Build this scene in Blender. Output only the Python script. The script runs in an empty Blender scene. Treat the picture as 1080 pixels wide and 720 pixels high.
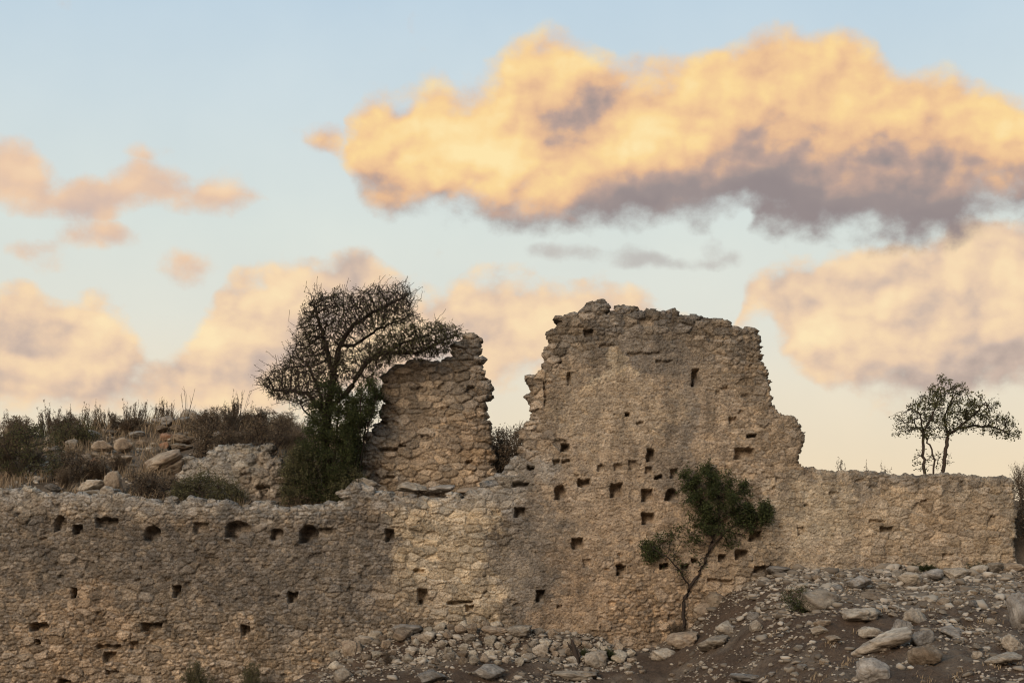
import bpy, math, random
import numpy as np
from mathutils import Vector, Matrix
R = math.radians
SC = bpy.context.scene
COL = SC.collection

# ------------------------------------------------------------------ camera
HY = 640.0                      # picture row of the horizon
F = 1800.0                      # focal length in picture pixels
cam_d = bpy.data.cameras.new('camera'); cam = bpy.data.objects.new('camera', cam_d); COL.objects.link(cam)
cam_d.lens = 60; cam_d.sensor_width = 36; cam_d.sensor_fit = 'HORIZONTAL'
cam_d.shift_y = 280 / 1080
cam_d.clip_start = 0.1; cam_d.clip_end = 5000
cam.location = (0, 0, 0); cam.rotation_euler = (R(90), 0, 0)
SC.camera = cam

# ------------------------------------------------------------------ light
SUN_EL, SUN_AZ = R(22), R(208)   # behind the camera, from the left (azimuth from +Y, clockwise)
sd = bpy.data.lights.new('sun', 'SUN'); sd.energy = 2.25; sd.angle = R(26); sd.color = (1.0, 0.85, 0.69)
sun = bpy.data.objects.new('sun', sd); COL.objects.link(sun)
dirv = Vector((math.sin(SUN_AZ) * math.cos(SUN_EL), math.cos(SUN_AZ) * math.cos(SUN_EL), math.sin(SUN_EL)))
sun.rotation_euler = dirv.to_track_quat('Z', 'Y').to_euler()
SC.view_settings.view_transform = 'Standard'; SC.view_settings.look = 'None'
SC.view_settings.exposure = 0.0; SC.view_settings.gamma = 1.0
SC.view_settings.use_curve_mapping = False
SC.cycles.pixel_filter_type = 'BLACKMAN_HARRIS'; SC.cycles.filter_width = 1.15
SC.cycles.max_bounces = 5; SC.cycles.diffuse_bounces = 3; SC.cycles.transparent_max_bounces = 8

def s2l(c):
    return tuple(((v / 255) / 12.92 if v / 255 <= 0.04045 else ((v / 255 + 0.055) / 1.055) ** 2.4) for v in c)

class NT:
    """small helper round a node tree"""
    def __init__(s, nt): s.nt = nt; s.n = nt.nodes; s.l = nt.links
    def node(s, t, **k):
        n = s.n.new(t)
        for a, b in k.items(): setattr(n, a, b)
        return n
    def put(s, sock, v):
        if v is None: return
        if hasattr(v, 'node'): s.l.new(v, sock)
        else: sock.default_value = v
    def m(s, op, a, b=None, c=None, clamp=False):
        n = s.node('ShaderNodeMath', operation=op, use_clamp=clamp)
        for i, v in enumerate((a, b, c)): s.put(n.inputs[i], v)
        return n.outputs[0]
    def v(s, op, a, b=None, c=None):
        n = s.node('ShaderNodeVectorMath', operation=op)
        for i, x in enumerate((a, b, c)): s.put(n.inputs[i], x)
        return n.outputs['Value'] if op in ('LENGTH', 'DISTANCE', 'DOT_PRODUCT') else n.outputs['Vector']
    def mr(s, x, a, b, c=0.0, d=1.0, kind='SMOOTHSTEP'):
        n = s.node('ShaderNodeMapRange', interpolation_type=kind)
        for i, v in enumerate((x, a, b, c, d)): s.put(n.inputs[i], v)
        return n.outputs[0]
    def noise(s, vec, scale, detail=6, rough=0.55, dist=0.0, dim='3D', lac=2.0):
        n = s.node('ShaderNodeTexNoise', noise_dimensions=dim)
        s.put(n.inputs['Vector'], vec); s.put(n.inputs['Scale'], scale); s.put(n.inputs['Detail'], detail)
        s.put(n.inputs['Roughness'], rough); s.put(n.inputs['Distortion'], dist); s.put(n.inputs['Lacunarity'], lac)
        return n
    def mix(s, f, a, b, mode='MIX'):
        n = s.node('ShaderNodeMix', data_type='RGBA', blend_type=mode)
        s.put(n.inputs[0], f); s.put(n.inputs[6], a); s.put(n.inputs[7], b)
        return n.outputs[2]
    def ramp(s, f, stops, interp='LINEAR'):
        n = s.node('ShaderNodeValToRGB'); n.color_ramp.interpolation = interp
        e = n.color_ramp.elements
        while len(e) < len(stops): e.new(0.5)
        for i, (p, c) in enumerate(stops): e[i].position = p; e[i].color = (*c[:3], 1)
        s.put(n.inputs[0], f)
        return n.outputs[0]

def rgba(c, k=1.0):
    l = s2l(c); return (l[0] * k, l[1] * k, l[2] * k, 1)

# ------------------------------------------------------------------ sky and clouds (world shader, laid out by azimuth and elevation)
def build_world():
    w = bpy.data.worlds.new('World'); SC.world = w; w.use_nodes = True
    t = NT(w.node_tree); t.n.clear()
    out = t.node('ShaderNodeOutputWorld'); bg = t.node('ShaderNodeBackground'); bg.inputs[1].default_value = 0.1
    t.l.new(bg.outputs[0], out.inputs[0])
    tc = t.node('ShaderNodeTexCoord').outputs['Generated']
    sep = t.node('ShaderNodeSeparateXYZ'); t.l.new(tc, sep.inputs[0])
    x, y, z = sep.outputs
    az = t.m('MULTIPLY', t.m('ARCTAN2', x, y), 1000.0)
    el = t.m('MULTIPLY', t.m('ARCSINE', z), 1000.0)
    cmb = t.node('ShaderNodeCombineXYZ'); t.put(cmb.inputs[0], az); t.put(cmb.inputs[1], el)
    P = cmb.outputs[0]                         # milliradians
    def pos(px, py):
        a = math.atan((px - 540) / F); e = math.atan((HY - py) / F * math.cos(a))
        return a * 1000, e * 1000
    K = 1000 / F
    def warp(p, scale, amp, detail=3):
        n = t.noise(p, scale, detail, 0.5)
        d = t.v('MULTIPLY', t.v('SUBTRACT', n.outputs['Color'], (0.5, 0.5, 0.5)), (amp, amp * 0.7, 0))
        return t.v('ADD', p, d)
    W1 = warp(P, 0.011, 34)                      # large billows
    W2 = warp(W1, 0.035, 20, 5)
    def blob(p, px, py, rx, ry, wgt, prev=None):
        cx, cy = pos(px, py); sx, sy = 1 / (rx * K), 1 / (ry * K)
        q = t.v('MULTIPLY_ADD', p, (sx, sy, 0), (-cx * sx, -cy * sy, 0))
        f = t.mr(t.v('LENGTH', q), 1.0, 0.0)
        return t.m('MULTIPLY_ADD', f, wgt, prev if prev is not None else 0.0)
    def field(p, blobs):
        acc = None
        for b in blobs: acc = blob(p, *b, prev=acc)
        return acc
    def frac(scale, seed, detail=7, rough=0.6, sy=1.25):
        q = t.v('MULTIPLY_ADD', P, (1, sy, 0), (seed * 37.1, seed * 91.7, seed))
        return t.noise(q, scale, detail, rough, 0.0)
    # clear sky: Nishita tinted towards the evening gradient
    sky = t.node('ShaderNodeTexSky', sky_type='NISHITA'); sky.sun_disc = False
    sky.sun_elevation = SUN_EL; sky.sun_rotation = SUN_AZ; sky.air_density = 1.2; sky.dust_density = 2.0
    grad = t.ramp(t.mr(el, 0.0, 400.0, kind='LINEAR'), [
        (0.00, rgba((242, 216, 182))), (0.20, rgba((241, 221, 190))), (0.30, rgba((236, 224, 201))), (0.42, rgba((228, 228, 216))),
        (0.54, rgba((222, 229, 222))), (0.72, rgba((209, 223, 228))), (0.88, rgba((193, 214, 229))), (1.0, rgba((176, 202, 224)))])
    grad = t.mix(1.0, grad, (10, 10, 10, 1), 'MULTIPLY')
    base = t.mix(0.93, sky.outputs[0], grad)
    mot = t.noise(P, 0.012, 4, 0.5).outputs[0]
    base = t.mix(1.0, base, t.ramp(mot, [(0.3, (0.96, 0.97, 0.98)), (0.7, (1.03, 1.02, 1.01))]), 'MULTIPLY')
    n_hi = frac(0.026, 2, 9, 0.62); n_lo = frac(0.013, 5, 4, 0.5)
    off = t.v('ADD', P, (-7.0, 9.0, 0))
    q2 = t.v('MULTIPLY_ADD', off, (1, 1.3, 0), (2 * 37.1, 2 * 91.7, 2))
    n_of = t.noise(q2, 0.020, 5, 0.5, 0.0).outputs[0]
    q3 = t.v('MULTIPLY_ADD', P, (1, 1.3, 0), (2 * 37.1, 2 * 91.7, 2))
    n_on = t.noise(q3, 0.020, 5, 0.5, 0.0).outputs[0]
    emb = t.m('SUBTRACT', n_on, n_of)           # relief: lit from the upper left
    hi = t.m('SUBTRACT', n_hi.outputs[0], 0.5); lo = t.m('SUBTRACT', n_lo.outputs[0], 0.5)
    fine = t.m('SUBTRACT', t.noise(t.v('ADD', W2, (311.0, 77.0, 3.0)), 0.085, 6, 0.62).outputs[0], 0.5)
    def puff(p):
        acc = None
        for sc_, w_ in ((0.020, .55), (0.045, .30), (0.10, .15)):
            v_ = t.node('ShaderNodeTexVoronoi', feature='SMOOTH_F1', voronoi_dimensions='2D'); t.put(v_.inputs['Vector'], p)
            v_.inputs['Scale'].default_value = sc_; v_.inputs['Smoothness'].default_value = .55
            acc = t.m('MULTIPLY_ADD', v_.outputs['Distance'], -w_, acc if acc is not None else 1.0)
        return acc                                   # about 0.5, high in the middle of each billow
    Wp = t.v('MULTIPLY', warp(P, 0.03, 26, 4), (1, 1.25, 1))
    pf = puff(Wp); pe = t.m('SUBTRACT', pf, puff(t.v('ADD', Wp, (-5.0, 7.0, 0))))
    pf = t.m('SUBTRACT', pf, 0.55)
    cur = base
    def layer(cur, dens, cov, cov2, shade, stops, amp=0.55, alo=0.5, opacity=1.0, erel=1.5):
        d = t.m('MULTIPLY_ADD', hi, amp, dens); d = t.m('MULTIPLY_ADD', lo, alo, d)
        a = t.m('MULTIPLY', t.mr(d, cov, cov2), opacity)
        s = t.m('MULTIPLY_ADD', emb, erel, shade)
        s = t.m('MULTIPLY_ADD', hi, 0.22, s)
        c = t.ramp(s, stops)
        c = t.mix(1.0, c, (10, 10, 10, 1), 'MULTIPLY')
        return t.mix(a, cur, c)
    def curve(p_az, pts):
        """height in milliradians as a function of azimuth, from points given as px, py"""
        n = t.node('ShaderNodeFloatCurve'); c = n.mapping.curves[0]
        q = sorted((( pos(a_, b_)[0] + 450) / 900, pos(a_, b_)[1] / 400) for a_, b_ in pts)
        q = [(0.0, q[0][1])] + q + [(1.0, q[-1][1])]
        while len(c.points) < len(q): c.points.new(0.5, 0.5)
        for i, (u, v_) in enumerate(q): c.points[i].location = (u, v_)
        n.mapping.update()
        t.put(n.inputs['Value'], p_az)
        return t.m('MULTIPLY', n.outputs[0], 400.0)
    def frame(p):
        sp = t.node('ShaderNodeSeparateXYZ'); t.put(sp.inputs[0], p)
        return t.m('MULTIPLY_ADD', sp.outputs[0], 1 / 900, 0.5), sp.outputs[1]
    def bank(p, top, bot, st, sb):
        """how far inside a cloud a direction is (in softness units), and its height above the cloud's base"""
        u, e = frame(p); T = curve(u, top); Bt = curve(u, bot)
        d = t.m('MINIMUM', t.m('MULTIPLY', t.m('SUBTRACT', T, e), 1 / (st * K)), t.m('MULTIPLY', t.m('SUBTRACT', e, Bt), 1 / (sb * K)))
        h = t.m('DIVIDE', t.m('SUBTRACT', e, Bt), t.m('MAXIMUM', t.m('SUBTRACT', T, Bt), 4.0))
        return d, h, u, e
    Wa = warp(P, 0.022, 16, 5); Wb = warp(Wa, 0.07, 9, 5)
    def cloud(cur, d, amp, alo, lo_, hi_, shade, stops, opacity):
        d = t.m('MINIMUM', d, t.m('MULTIPLY', d, 1.6))
        x_ = t.m('MULTIPLY_ADD', hi, amp, d); x_ = t.m('MULTIPLY_ADD', lo, alo, x_); x_ = t.m('MULTIPLY_ADD', fine, .75, x_); x_ = t.m('MULTIPLY_ADD', pf, 2.3, x_)
        a_ = t.m('MULTIPLY', t.mr(x_, lo_, hi_), opacity)
        c_ = t.mix(1.0, t.ramp(shade, stops), (10, 10, 10, 1), 'MULTIPLY')
        return t.mix(a_, cur, c_)
    # --- far low bank, peach
    topB = [(-150, 300), (0, 291), (22, 292), (45, 310), (70, 316), (100, 305), (130, 314), (155, 342), (185, 356), (207, 338), (228, 306), (255, 282), (290, 276), (330, 272), (370, 264), (400, 270), (430, 296), (460, 300), (500, 288), (550, 290), (600, 294), (650, 298), (700, 318), (730, 340), (752, 366), (768, 350), (785, 300), (812, 278), (870, 264), (920, 252), (960, 262), (1000, 240), (1040, 228), (1080, 230), (1250, 190)]
    botB = [(-150, 440), (0, 434), (200, 432), (300, 430), (400, 420), (500, 404), (560, 400), (620, 398), (700, 378), (740, 362), (765, 366), (790, 350), (830, 376), (860, 402), (900, 420), (960, 424), (1020, 420), (1080, 410), (1250, 420)]
    d, h, u, e = bank(Wb, topB, botB, 22, 28)
    Bs = [(120, 340, 70, 34, .40), (215, 352, 46, 26, .40), (30, 318, 60, 30, .10), (290, 330, 90, 60, .16), (545, 330, 130, 46, .22), (930, 335, 110, 40, .20), (1040, 280, 90, 40, .20), (880, 350, 60, 40, .14), (860, 355, 30, 26, .15),
          (60, 372, 60, 20, -.20), (40, 405, 200, 26, -.14), (250, 400, 160, 30, -.08), (990, 402, 170, 30, -.36), (1080, 380, 80, 46, -.22), (850, 325, 50, 35, -.12), (620, 345, 60, 30, -.16), (690, 350, 60, 30, -.10), (400, 330, 60, 50, -.06), (960, 300, 60, 24, -.08)]
    sh = t.m('ADD', field(Wa, Bs), 0.5); sh = t.m('MULTIPLY_ADD', emb, 1.0, sh); sh = t.m('MULTIPLY_ADD', hi, .36, sh); sh = t.m('MULTIPLY_ADD', fine, .15, sh); sh = t.m('MULTIPLY_ADD', pe, .5, sh); sh = t.m('MULTIPLY_ADD', pf, .4, sh)
    cur = cloud(cur, d, 3.0, 1.6, -.25, 1.0, sh, [(0.10, rgba((176, 158, 150))), (0.30, rgba((204, 181, 166))), (0.5, rgba((233, 202, 172))), (0.68, rgba((247, 216, 176))), (0.95, rgba((254, 229, 183)))], .94)
    # --- small pink clouds, left
    topS = [(-100, 140), (0, 146), (20, 150), (45, 174), (70, 192), (85, 180), (105, 188), (125, 172), (150, 165), (165, 176), (185, 182), (205, 190), (225, 174), (245, 178), (262, 193), (280, 213), (300, 224), (340, 230)]
    botS = [(-100, 226), (0, 224), (30, 230), (60, 232), (90, 234), (120, 228), (150, 224), (190, 220), (215, 228), (240, 230), (262, 224), (280, 215), (300, 204), (340, 196)]
    d, h, u, e = bank(Wb, topS, botS, 16, 12)
    ds = field(Wb, [(105, 246, 62, 24, 1.3), (48, 272, 50, 30, 1.0), (190, 284, 44, 32, 1.25), (150, 160, 40, 16, .6), (250, 150, 30, 16, .5), (352, 150, 40, 24, .9), (20, 262, 40, 18, .6)])
    sh = t.m('ADD', field(Wa, [(20, 180, 50, 30, .14), (235, 195, 40, 22, .12), (140, 190, 50, 20, .08), (60, 226, 80, 16, -.14), (110, 250, 50, 14, -.16), (230, 214, 50, 12, -.14), (150, 212, 60, 12, -.1)]), 0.5)
    sh = t.m('MULTIPLY_ADD', emb, .8, sh); sh = t.m('MULTIPLY_ADD', pe, .5, sh)
    dd = t.m('MAXIMUM', d, t.m('MULTIPLY_ADD', ds, 1.7, -.95))
    cur = cloud(cur, dd, 4.4, .8, -.6, 1.7, sh, [(0.15, rgba((196, 172, 164))), (0.4, rgba((220, 186, 164))), (0.6, rgba((239, 199, 163))), (0.85, rgba((250, 214, 172)))], .86)
    # --- grey wisps under the big cloud
    G = [(600, 265, 60, 20, 1.2), (575, 262, 30, 12, .5), (672, 268, 46, 20, 1.0), (690, 276, 50, 16, 1.0), (765, 272, 44, 20, 1.1), (748, 256, 26, 16, .8), (730, 278, 40, 12, .7)]
    cur = cloud(cur, t.m('MULTIPLY_ADD', field(Wb, G), 2.0, -1.0), 5.2, .8, -.5, 2.0, t.m('ADD', lo, 0.5), [(0.2, rgba((168, 164, 164))), (0.8, rgba((196, 186, 178)))], .72)
    # --- the big cloud: outline of its top, of its base and of the shaded underside
    Dm = [(358, 152, 50, 26, 1.0)]
    topM = [(330, 176), (356, 162), (370, 126), (382, 102), (402, 88), (425, 92), (455, 86), (485, 84), (515, 66), (545, 48), (575, 40), (605, 41), (630, 50), (655, 64), (685, 63), (720, 62), (750, 58), (775, 48), (800, 34), (830, 28), (865, 32), (895, 38), (925, 58), (955, 74), (985, 70), (1010, 74), (1040, 90), (1070, 104), (1090, 112), (1150, 100), (1250, 90)]
    botM = [(330, 150), (356, 164), (368, 188), (382, 207), (402, 217), (450, 222), (490, 230), (540, 240), (600, 240), (660, 240), (720, 242), (748, 238), (765, 222), (782, 218), (800, 238), (840, 246), (900, 254), (960, 258), (1005, 254), (1025, 236), (1060, 230), (1100, 232), (1250, 230)]
    gryM = [(330, 214), (390, 216), (440, 218), (500, 220), (550, 224), (600, 216), (640, 200), (690, 194), (730, 192), (760, 178), (800, 160), (830, 172), (870, 186), (910, 196), (950, 190), (1000, 188), (1040, 196), (1090, 186), (1250, 190)]
    d, h, u, e = bank(Wb, topM, botM, 21, 24)
    up = t.m('MULTIPLY', t.m('SUBTRACT', e, curve(frame(Wa)[0], gryM)), 1 / (30 * K))
    up = t.m('MULTIPLY_ADD', hi, .5, up); up = t.m('MULTIPLY_ADD', pe, 1.0, up); up = t.m('MULTIPLY_ADD', emb, .9, up)
    lit = t.mr(up, -1.2, 1.9)
    Ms = [(500, 165, 100, 60, .34), (420, 150, 50, 60, .10), (560, 196, 100, 30, .36), (470, 120, 60, 40, .16), (530, 100, 50, 40, .20), (670, 150, 90, 46, .24), (600, 62, 110, 30, .12), (760, 110, 120, 50, .06), (850, 62, 70, 30, .08), (1060, 120, 90, 40, .14), (720, 160, 70, 26, .14),
          (610, 108, 60, 36, -.24), (580, 145, 60, 40, -.16), (640, 160, 60, 30, -.08), (560, 100, 40, 26, -.10), (422, 120, 22, 14, -.35), (860, 130, 90, 60, -.12), (960, 170, 90, 40, -.16), (800, 120, 40, 50, -.10), (400, 196, 50, 20, -.2), (920, 100, 40, 40, -.08)]
    sh = t.m('ADD', field(Wa, Ms), 0.55); sh = t.m('MULTIPLY_ADD', emb, 1.0, sh); sh = t.m('MULTIPLY_ADD', hi, .34, sh); sh = t.m('MULTIPLY_ADD', fine, .12, sh); sh = t.m('MULTIPLY_ADD', pe, .45, sh); sh = t.m('MULTIPLY_ADD', pf, .25, sh)
    sh = t.m('MULTIPLY', t.m('MAXIMUM', sh, 0.0), t.m('MULTIPLY_ADD', lit, .93, .07)); sh = t.m('ADD', sh, t.m('MULTIPLY', lo, .12))
    Mh = t.m('SUBTRACT', d, field(Wb, [(424, 118, 30, 20, .9), (790, 230, 16, 12, 1.0)]))
    Mh = t.m('MAXIMUM', Mh, t.m('MULTIPLY_ADD', field(Wb, Dm), 1.6, -1.35))
    cur = cloud(cur, Mh, 3.3, .9, -.6, 1.3, sh, [
        (0.0, rgba((143, 131, 132))), (0.12, rgba((155, 141, 139))), (0.26, rgba((188, 160, 147))), (0.40, rgba((228, 184, 146))), (0.54, rgba((243, 200, 150))), (0.72, rgba((252, 216, 153))), (0.95, rgba((255, 230, 172)))], .97)
    t.put(bg.inputs[0], cur)
    w.cycles.sampling_method = 'MANUAL'; w.cycles.sample_map_resolution = 512
build_world()

# ------------------------------------------------------------------ helpers
def hsh(ix, iy, s):
    with np.errstate(over='ignore'):
        h = (ix.astype(np.int64) * 374761393 + iy.astype(np.int64) * 668265263 + s * 2147483647 + 12345) & 0xFFFFFFFF
        h = ((h ^ (h >> 13)) * 1274126177) & 0xFFFFFFFF
        h = ((h ^ (h >> 16)) * 2246822519) & 0xFFFFFFFF
        h = h ^ (h >> 15)
    return (h & 0xFFFFFF) / float(0x1000000)
def vnoise(x, y, s=0):
    ix = np.floor(x).astype(np.int64); iy = np.floor(y).astype(np.int64)
    fx = x - ix; fy = y - iy
    def g(i, j, dx, dy):
        a = hsh(i, j, s) * 6.2831853
        return np.cos(a) * dx + np.sin(a) * dy
    u = fx * fx * fx * (fx * (fx * 6 - 15) + 10); v = fy * fy * fy * (fy * (fy * 6 - 15) + 10)
    a = g(ix, iy, fx, fy); b = g(ix + 1, iy, fx - 1, fy); c = g(ix, iy + 1, fx, fy - 1); d = g(ix + 1, iy + 1, fx - 1, fy - 1)
    return (a + (b - a) * u + (c - a) * v + (a - b - c + d) * u * v) * 1.5
def fbm(x, y, s=0, o=4, g=0.5):
    r = 0; a = 1.0
    for k in range(o):
        r = r + a * vnoise(x, y, s + k * 17); x = x * 2.03 + 11.3; y = y * 2.03 - 7.1; a *= g
    return r
def sst(a, b, x):
    t = np.clip((x - a) / (b - a), 0, 1); return t * t * (3 - 2 * t)
def pip(px, py, poly):
    inside = np.zeros(np.shape(px), bool); n = len(poly)
    for i in range(n):
        x1, y1 = poly[i]; x2, y2 = poly[(i + 1) % n]
        if y1 == y2: continue
        c = ((y1 > py) != (y2 > py)) & (px < (x2 - x1) * (py - y1) / (y2 - y1) + x1)
        inside ^= c
    return inside
def P(px, py, Y):
    return Vector(((px - 540) / F * Y, Y, (HY - py) / F * Y))

def set_attr(me, name, cols):
    a = me.color_attributes.new(name, 'FLOAT_COLOR', 'POINT')
    c = np.ones((len(cols), 4), np.float32); c[:, :3] = cols
    a.data.foreach_set('color', c.ravel())
def mesh_np(name, V, Fq, mats=(), smooth=True, col=None, tris=None):
    """V (n,3), Fq (m,4) quads, tris (k,3)"""
    me = bpy.data.meshes.new(name)
    V = np.asarray(V, np.float32); nq = len(Fq); nt = 0 if tris is None else len(tris)
    me.vertices.add(len(V)); me.vertices.foreach_set('co', V.ravel())
    loops = []
    if nq: loops.append(np.asarray(Fq, np.int32).ravel())
    if nt: loops.append(np.asarray(tris, np.int32).ravel())
    L = np.concatenate(loops)
    me.loops.add(len(L)); me.loops.foreach_set('vertex_index', L)
    me.polygons.add(nq + nt)
    st = np.concatenate([np.arange(nq) * 4, nq * 4 + np.arange(nt) * 3]).astype(np.int32)
    me.polygons.foreach_set('loop_start', st)
    me.update(calc_edges=True); me.validate()
    if smooth: me.polygons.foreach_set('use_smooth', np.ones(len(me.polygons), bool))
    if col is not None: set_attr(me, 'alb', col)
    for m in mats: me.materials.append(m)
    return me
def obj(name, me, parent=None, loc=None):
    o = bpy.data.objects.new(name, me); COL.objects.link(o)
    if parent: o.parent = parent
    if loc is not None: o.location = loc
    return o
def empty(name, loc):
    o = bpy.data.objects.new(name, None); COL.objects.link(o); o.location = loc; o.empty_display_size = 0.2
    return o
def tag(o, label=None, cat=None, group=None, kind=None):
    if label: o['label'] = label
    if cat: o['category'] = cat
    if group: o['group'] = group
    if kind: o['kind'] = kind
    return o
def copy_tree(o, parent=None):
    c = o.copy(); COL.objects.link(c); c.parent = parent
    for ch in list(o.children): copy_tree(ch, c)
    return c

# ------------------------------------------------------------------ materials
def mat(name):
    m = bpy.data.materials.new(name); m.use_nodes = True
    t = NT(m.node_tree); t.n.clear()
    o = t.node('ShaderNodeOutputMaterial'); b = t.node('ShaderNodeBsdfPrincipled')
    t.l.new(b.outputs[0], o.inputs[0]); b.inputs['Roughness'].default_value = 0.95
    b.inputs['Specular IOR Level'].default_value = 0.15
    return m, t, b
def masonry_mat():
    m, t, b = mat('weathered_masonry')
    tc = t.node('ShaderNodeTexCoord').outputs['Object']
    a = t.node('ShaderNodeAttribute', attribute_name='alb').outputs['Color']
    n1 = t.noise(tc, 3.0, 8, 0.68).outputs[0]; n2 = t.noise(tc, 26.0, 5, 0.7).outputs[0]
    v = t.node('ShaderNodeTexVoronoi', feature='F1'); t.put(v.inputs['Vector'], t.noise(tc, 4, 3).outputs['Color']) 
    t.l.new(t.v('MULTIPLY_ADD', tc, (1, 1, 1), t.v('MULTIPLY', t.noise(tc, 9, 3).outputs['Color'], (.12, .12, .12))), v.inputs['Vector']); v.inputs['Scale'].default_value = 15
    c = t.mix(1.0, a, t.ramp(n1, [(0.25, (0.66, 0.64, 0.62)), (0.5, (1, 1, 1)), (0.75, (1.28, 1.25, 1.2))]), 'MULTIPLY')
    c = t.mix(1.0, c, t.ramp(n2, [(0.30, (0.52, 0.49, 0.46)), (0.5, (1, 1, 1)), (0.70, (1.45, 1.42, 1.38))]), 'MULTIPLY')
    # pale and dark lichen specks
    sp = t.noise(tc, 55.0, 3, 0.6).outputs[0]
    n3 = t.noise(t.v('MULTIPLY', tc, (1, 1, 1.6)), 9.0, 6, 0.75).outputs[0]
    c = t.mix(1.0, c, t.ramp(n3, [(0.32, (0.62, 0.60, 0.58)), (0.5, (1, 1, 1)), (0.68, (1.28, 1.27, 1.25))]), 'MULTIPLY')
    c = t.mix(t.mr(sp, 0.60, 0.70, 0, 0.45), c, (0.50, 0.47, 0.40, 1))
    c = t.mix(t.mr(sp, 0.40, 0.30, 0, 0.55), c, (0.075, 0.06, 0.05, 1))
    t.put(b.inputs['Base Color'], c)
    h = t.m('ADD', t.m('MULTIPLY', n2, 0.7), t.m('MULTIPLY', v.outputs['Distance'], 0.9))
    h = t.m('MULTIPLY_ADD', sp, 0.4, h)
    bp = t.node('ShaderNodeBump'); bp.inputs['Strength'].default_value = 0.9; bp.inputs['Distance'].default_value = 0.035
    t.put(bp.inputs['Height'], h); t.l.new(bp.outputs[0], b.inputs['Normal'])
    return m
MASON = masonry_mat()
def rock_mat(name, c0, c1, c2):
    m, t, b = mat(name)
    tc = t.node('ShaderNodeTexCoord').outputs['Object']
    oi = t.node('ShaderNodeObjectInfo')
    p = t.v('ADD', tc, t.v('MULTIPLY', t.node('ShaderNodeCombineXYZ').outputs[0], (1, 1, 1)))
    q = t.node('ShaderNodeVectorMath', operation='SCALE'); q.inputs[0].default_value = (17, 31, 7); t.l.new(oi.outputs['Random'], q.inputs['Scale'])
    p = t.v('ADD', tc, q.outputs[0])
    n1 = t.noise(p, 2.2, 6, 0.65).outputs[0]; n2 = t.noise(p, 9.0, 6, 0.7).outputs[0]
    c = t.ramp(n1, [(0.3, c0), (0.5, c1), (0.68, c2)])
    c = t.mix(1.0, c, t.ramp(n2, [(0.3, (0.55, 0.53, 0.5)), (0.52, (1, 1, 1)), (0.72, (1.3, 1.28, 1.25))]), 'MULTIPLY')
    rv = t.mr(oi.outputs['Random'], 0, 1, 0.62, 1.25, 'LINEAR')
    cc = t.node('ShaderNodeCombineXYZ'); [t.put(cc.inputs[i], rv) for i in range(3)]
    c = t.mix(1.0, c, cc.outputs[0], 'MULTIPLY')
    t.put(b.inputs['Base Color'], c)
    bp = t.node('ShaderNodeBump'); bp.inputs['Strength'].default_value = 0.9; bp.inputs['Distance'].default_value = 0.05
    t.put(bp.inputs['Height'], t.m('ADD', n2, t.m('MULTIPLY', n1, 0.5))); t.l.new(bp.outputs[0], b.inputs['Normal'])
    return m
ROCK = rock_mat('limestone_rock', (0.18, 0.148, 0.115), (0.33, 0.275, 0.212), (0.47, 0.405, 0.32))
ROCK_PALE = rock_mat('pale_rock', (0.24, 0.20, 0.155), (0.42, 0.355, 0.27), (0.56, 0.49, 0.38))
ROCK_TAN = rock_mat('tan_rock', (0.16, 0.12, 0.085), (0.27, 0.205, 0.145), (0.36, 0.29, 0.21))
ROCK_GREY = rock_mat('grey_rock', (0.14, 0.122, 0.104), (0.25, 0.222, 0.19), (0.38, 0.345, 0.30))
ROCK_RED = rock_mat('reddish_rock', (0.20, 0.10, 0.06), (0.32, 0.17, 0.10), (0.38, 0.24, 0.16))
def soil_mat():
    m, t, b = mat('dry_soil')
    tc = t.node('ShaderNodeTexCoord').outputs['Object']
    a = t.node('ShaderNodeAttribute', attribute_name='alb').outputs['Color']
    n1 = t.noise(tc, 1.3, 8, 0.65).outputs[0]; n2 = t.noise(tc, 14.0, 6, 0.7).outputs[0]; n3 = t.noise(tc, 48.0, 3, 0.6).outputs[0]
    c = t.mix(1.0, a, t.ramp(n1, [(0.3, (0.72, 0.70, 0.68)), (0.5, (1, 1, 1)), (0.72, (1.3, 1.28, 1.22))]), 'MULTIPLY')
    c = t.mix(1.0, c, t.ramp(n2, [(0.3, (0.65, 0.62, 0.6)), (0.5, (1, 1, 1)), (0.7, (1.4, 1.38, 1.32))]), 'MULTIPLY')
    c = t.mix(t.mr(n3, 0.60, 0.70, 0, 0.5), c, (0.28, 0.23, 0.18, 1))
    t.put(b.inputs['Base Color'], c)
    bp = t.node('ShaderNodeBump'); bp.inputs['Strength'].default_value = 1; bp.inputs['Distance'].default_value = 0.05
    t.put(bp.inputs['Height'], t.m('ADD', n2, t.m('MULTIPLY', n3, 0.5))); t.l.new(bp.outputs[0], b.inputs['Normal'])
    return m
SOIL = soil_mat()
def plant_mat(name, c0, c1, trans=0.0, rough=0.8):
    m, t, b = mat(name)
    b.inputs['Roughness'].default_value = rough
    tc = t.node('ShaderNodeTexCoord').outputs['Object']
    g = t.node('ShaderNodeNewGeometry')
    r = g.outputs['Random Per Island']
    n = t.noise(tc, 1.6, 3, 0.6).outputs[0]
    f = t.m('ADD', t.m('MULTIPLY', r, 0.7), t.m('MULTIPLY', n, 0.5))
    t.put(b.inputs['Base Color'], t.ramp(f, [(0.2, c0), (0.95, c1)]))
    if trans:
        o = [x for x in t.n if x.type == 'OUTPUT_MATERIAL'][0]
        tr = t.node('ShaderNodeBsdfTranslucent'); tr.inputs[0].default_value = (*c1, 1)
        mx = t.node('ShaderNodeMixShader'); mx.inputs[0].default_value = trans
        t.l.new(b.outputs[0], mx.inputs[1]); t.l.new(tr.outputs[0], mx.inputs[2]); t.l.new(mx.outputs[0], o.inputs[0])
    return m
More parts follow.
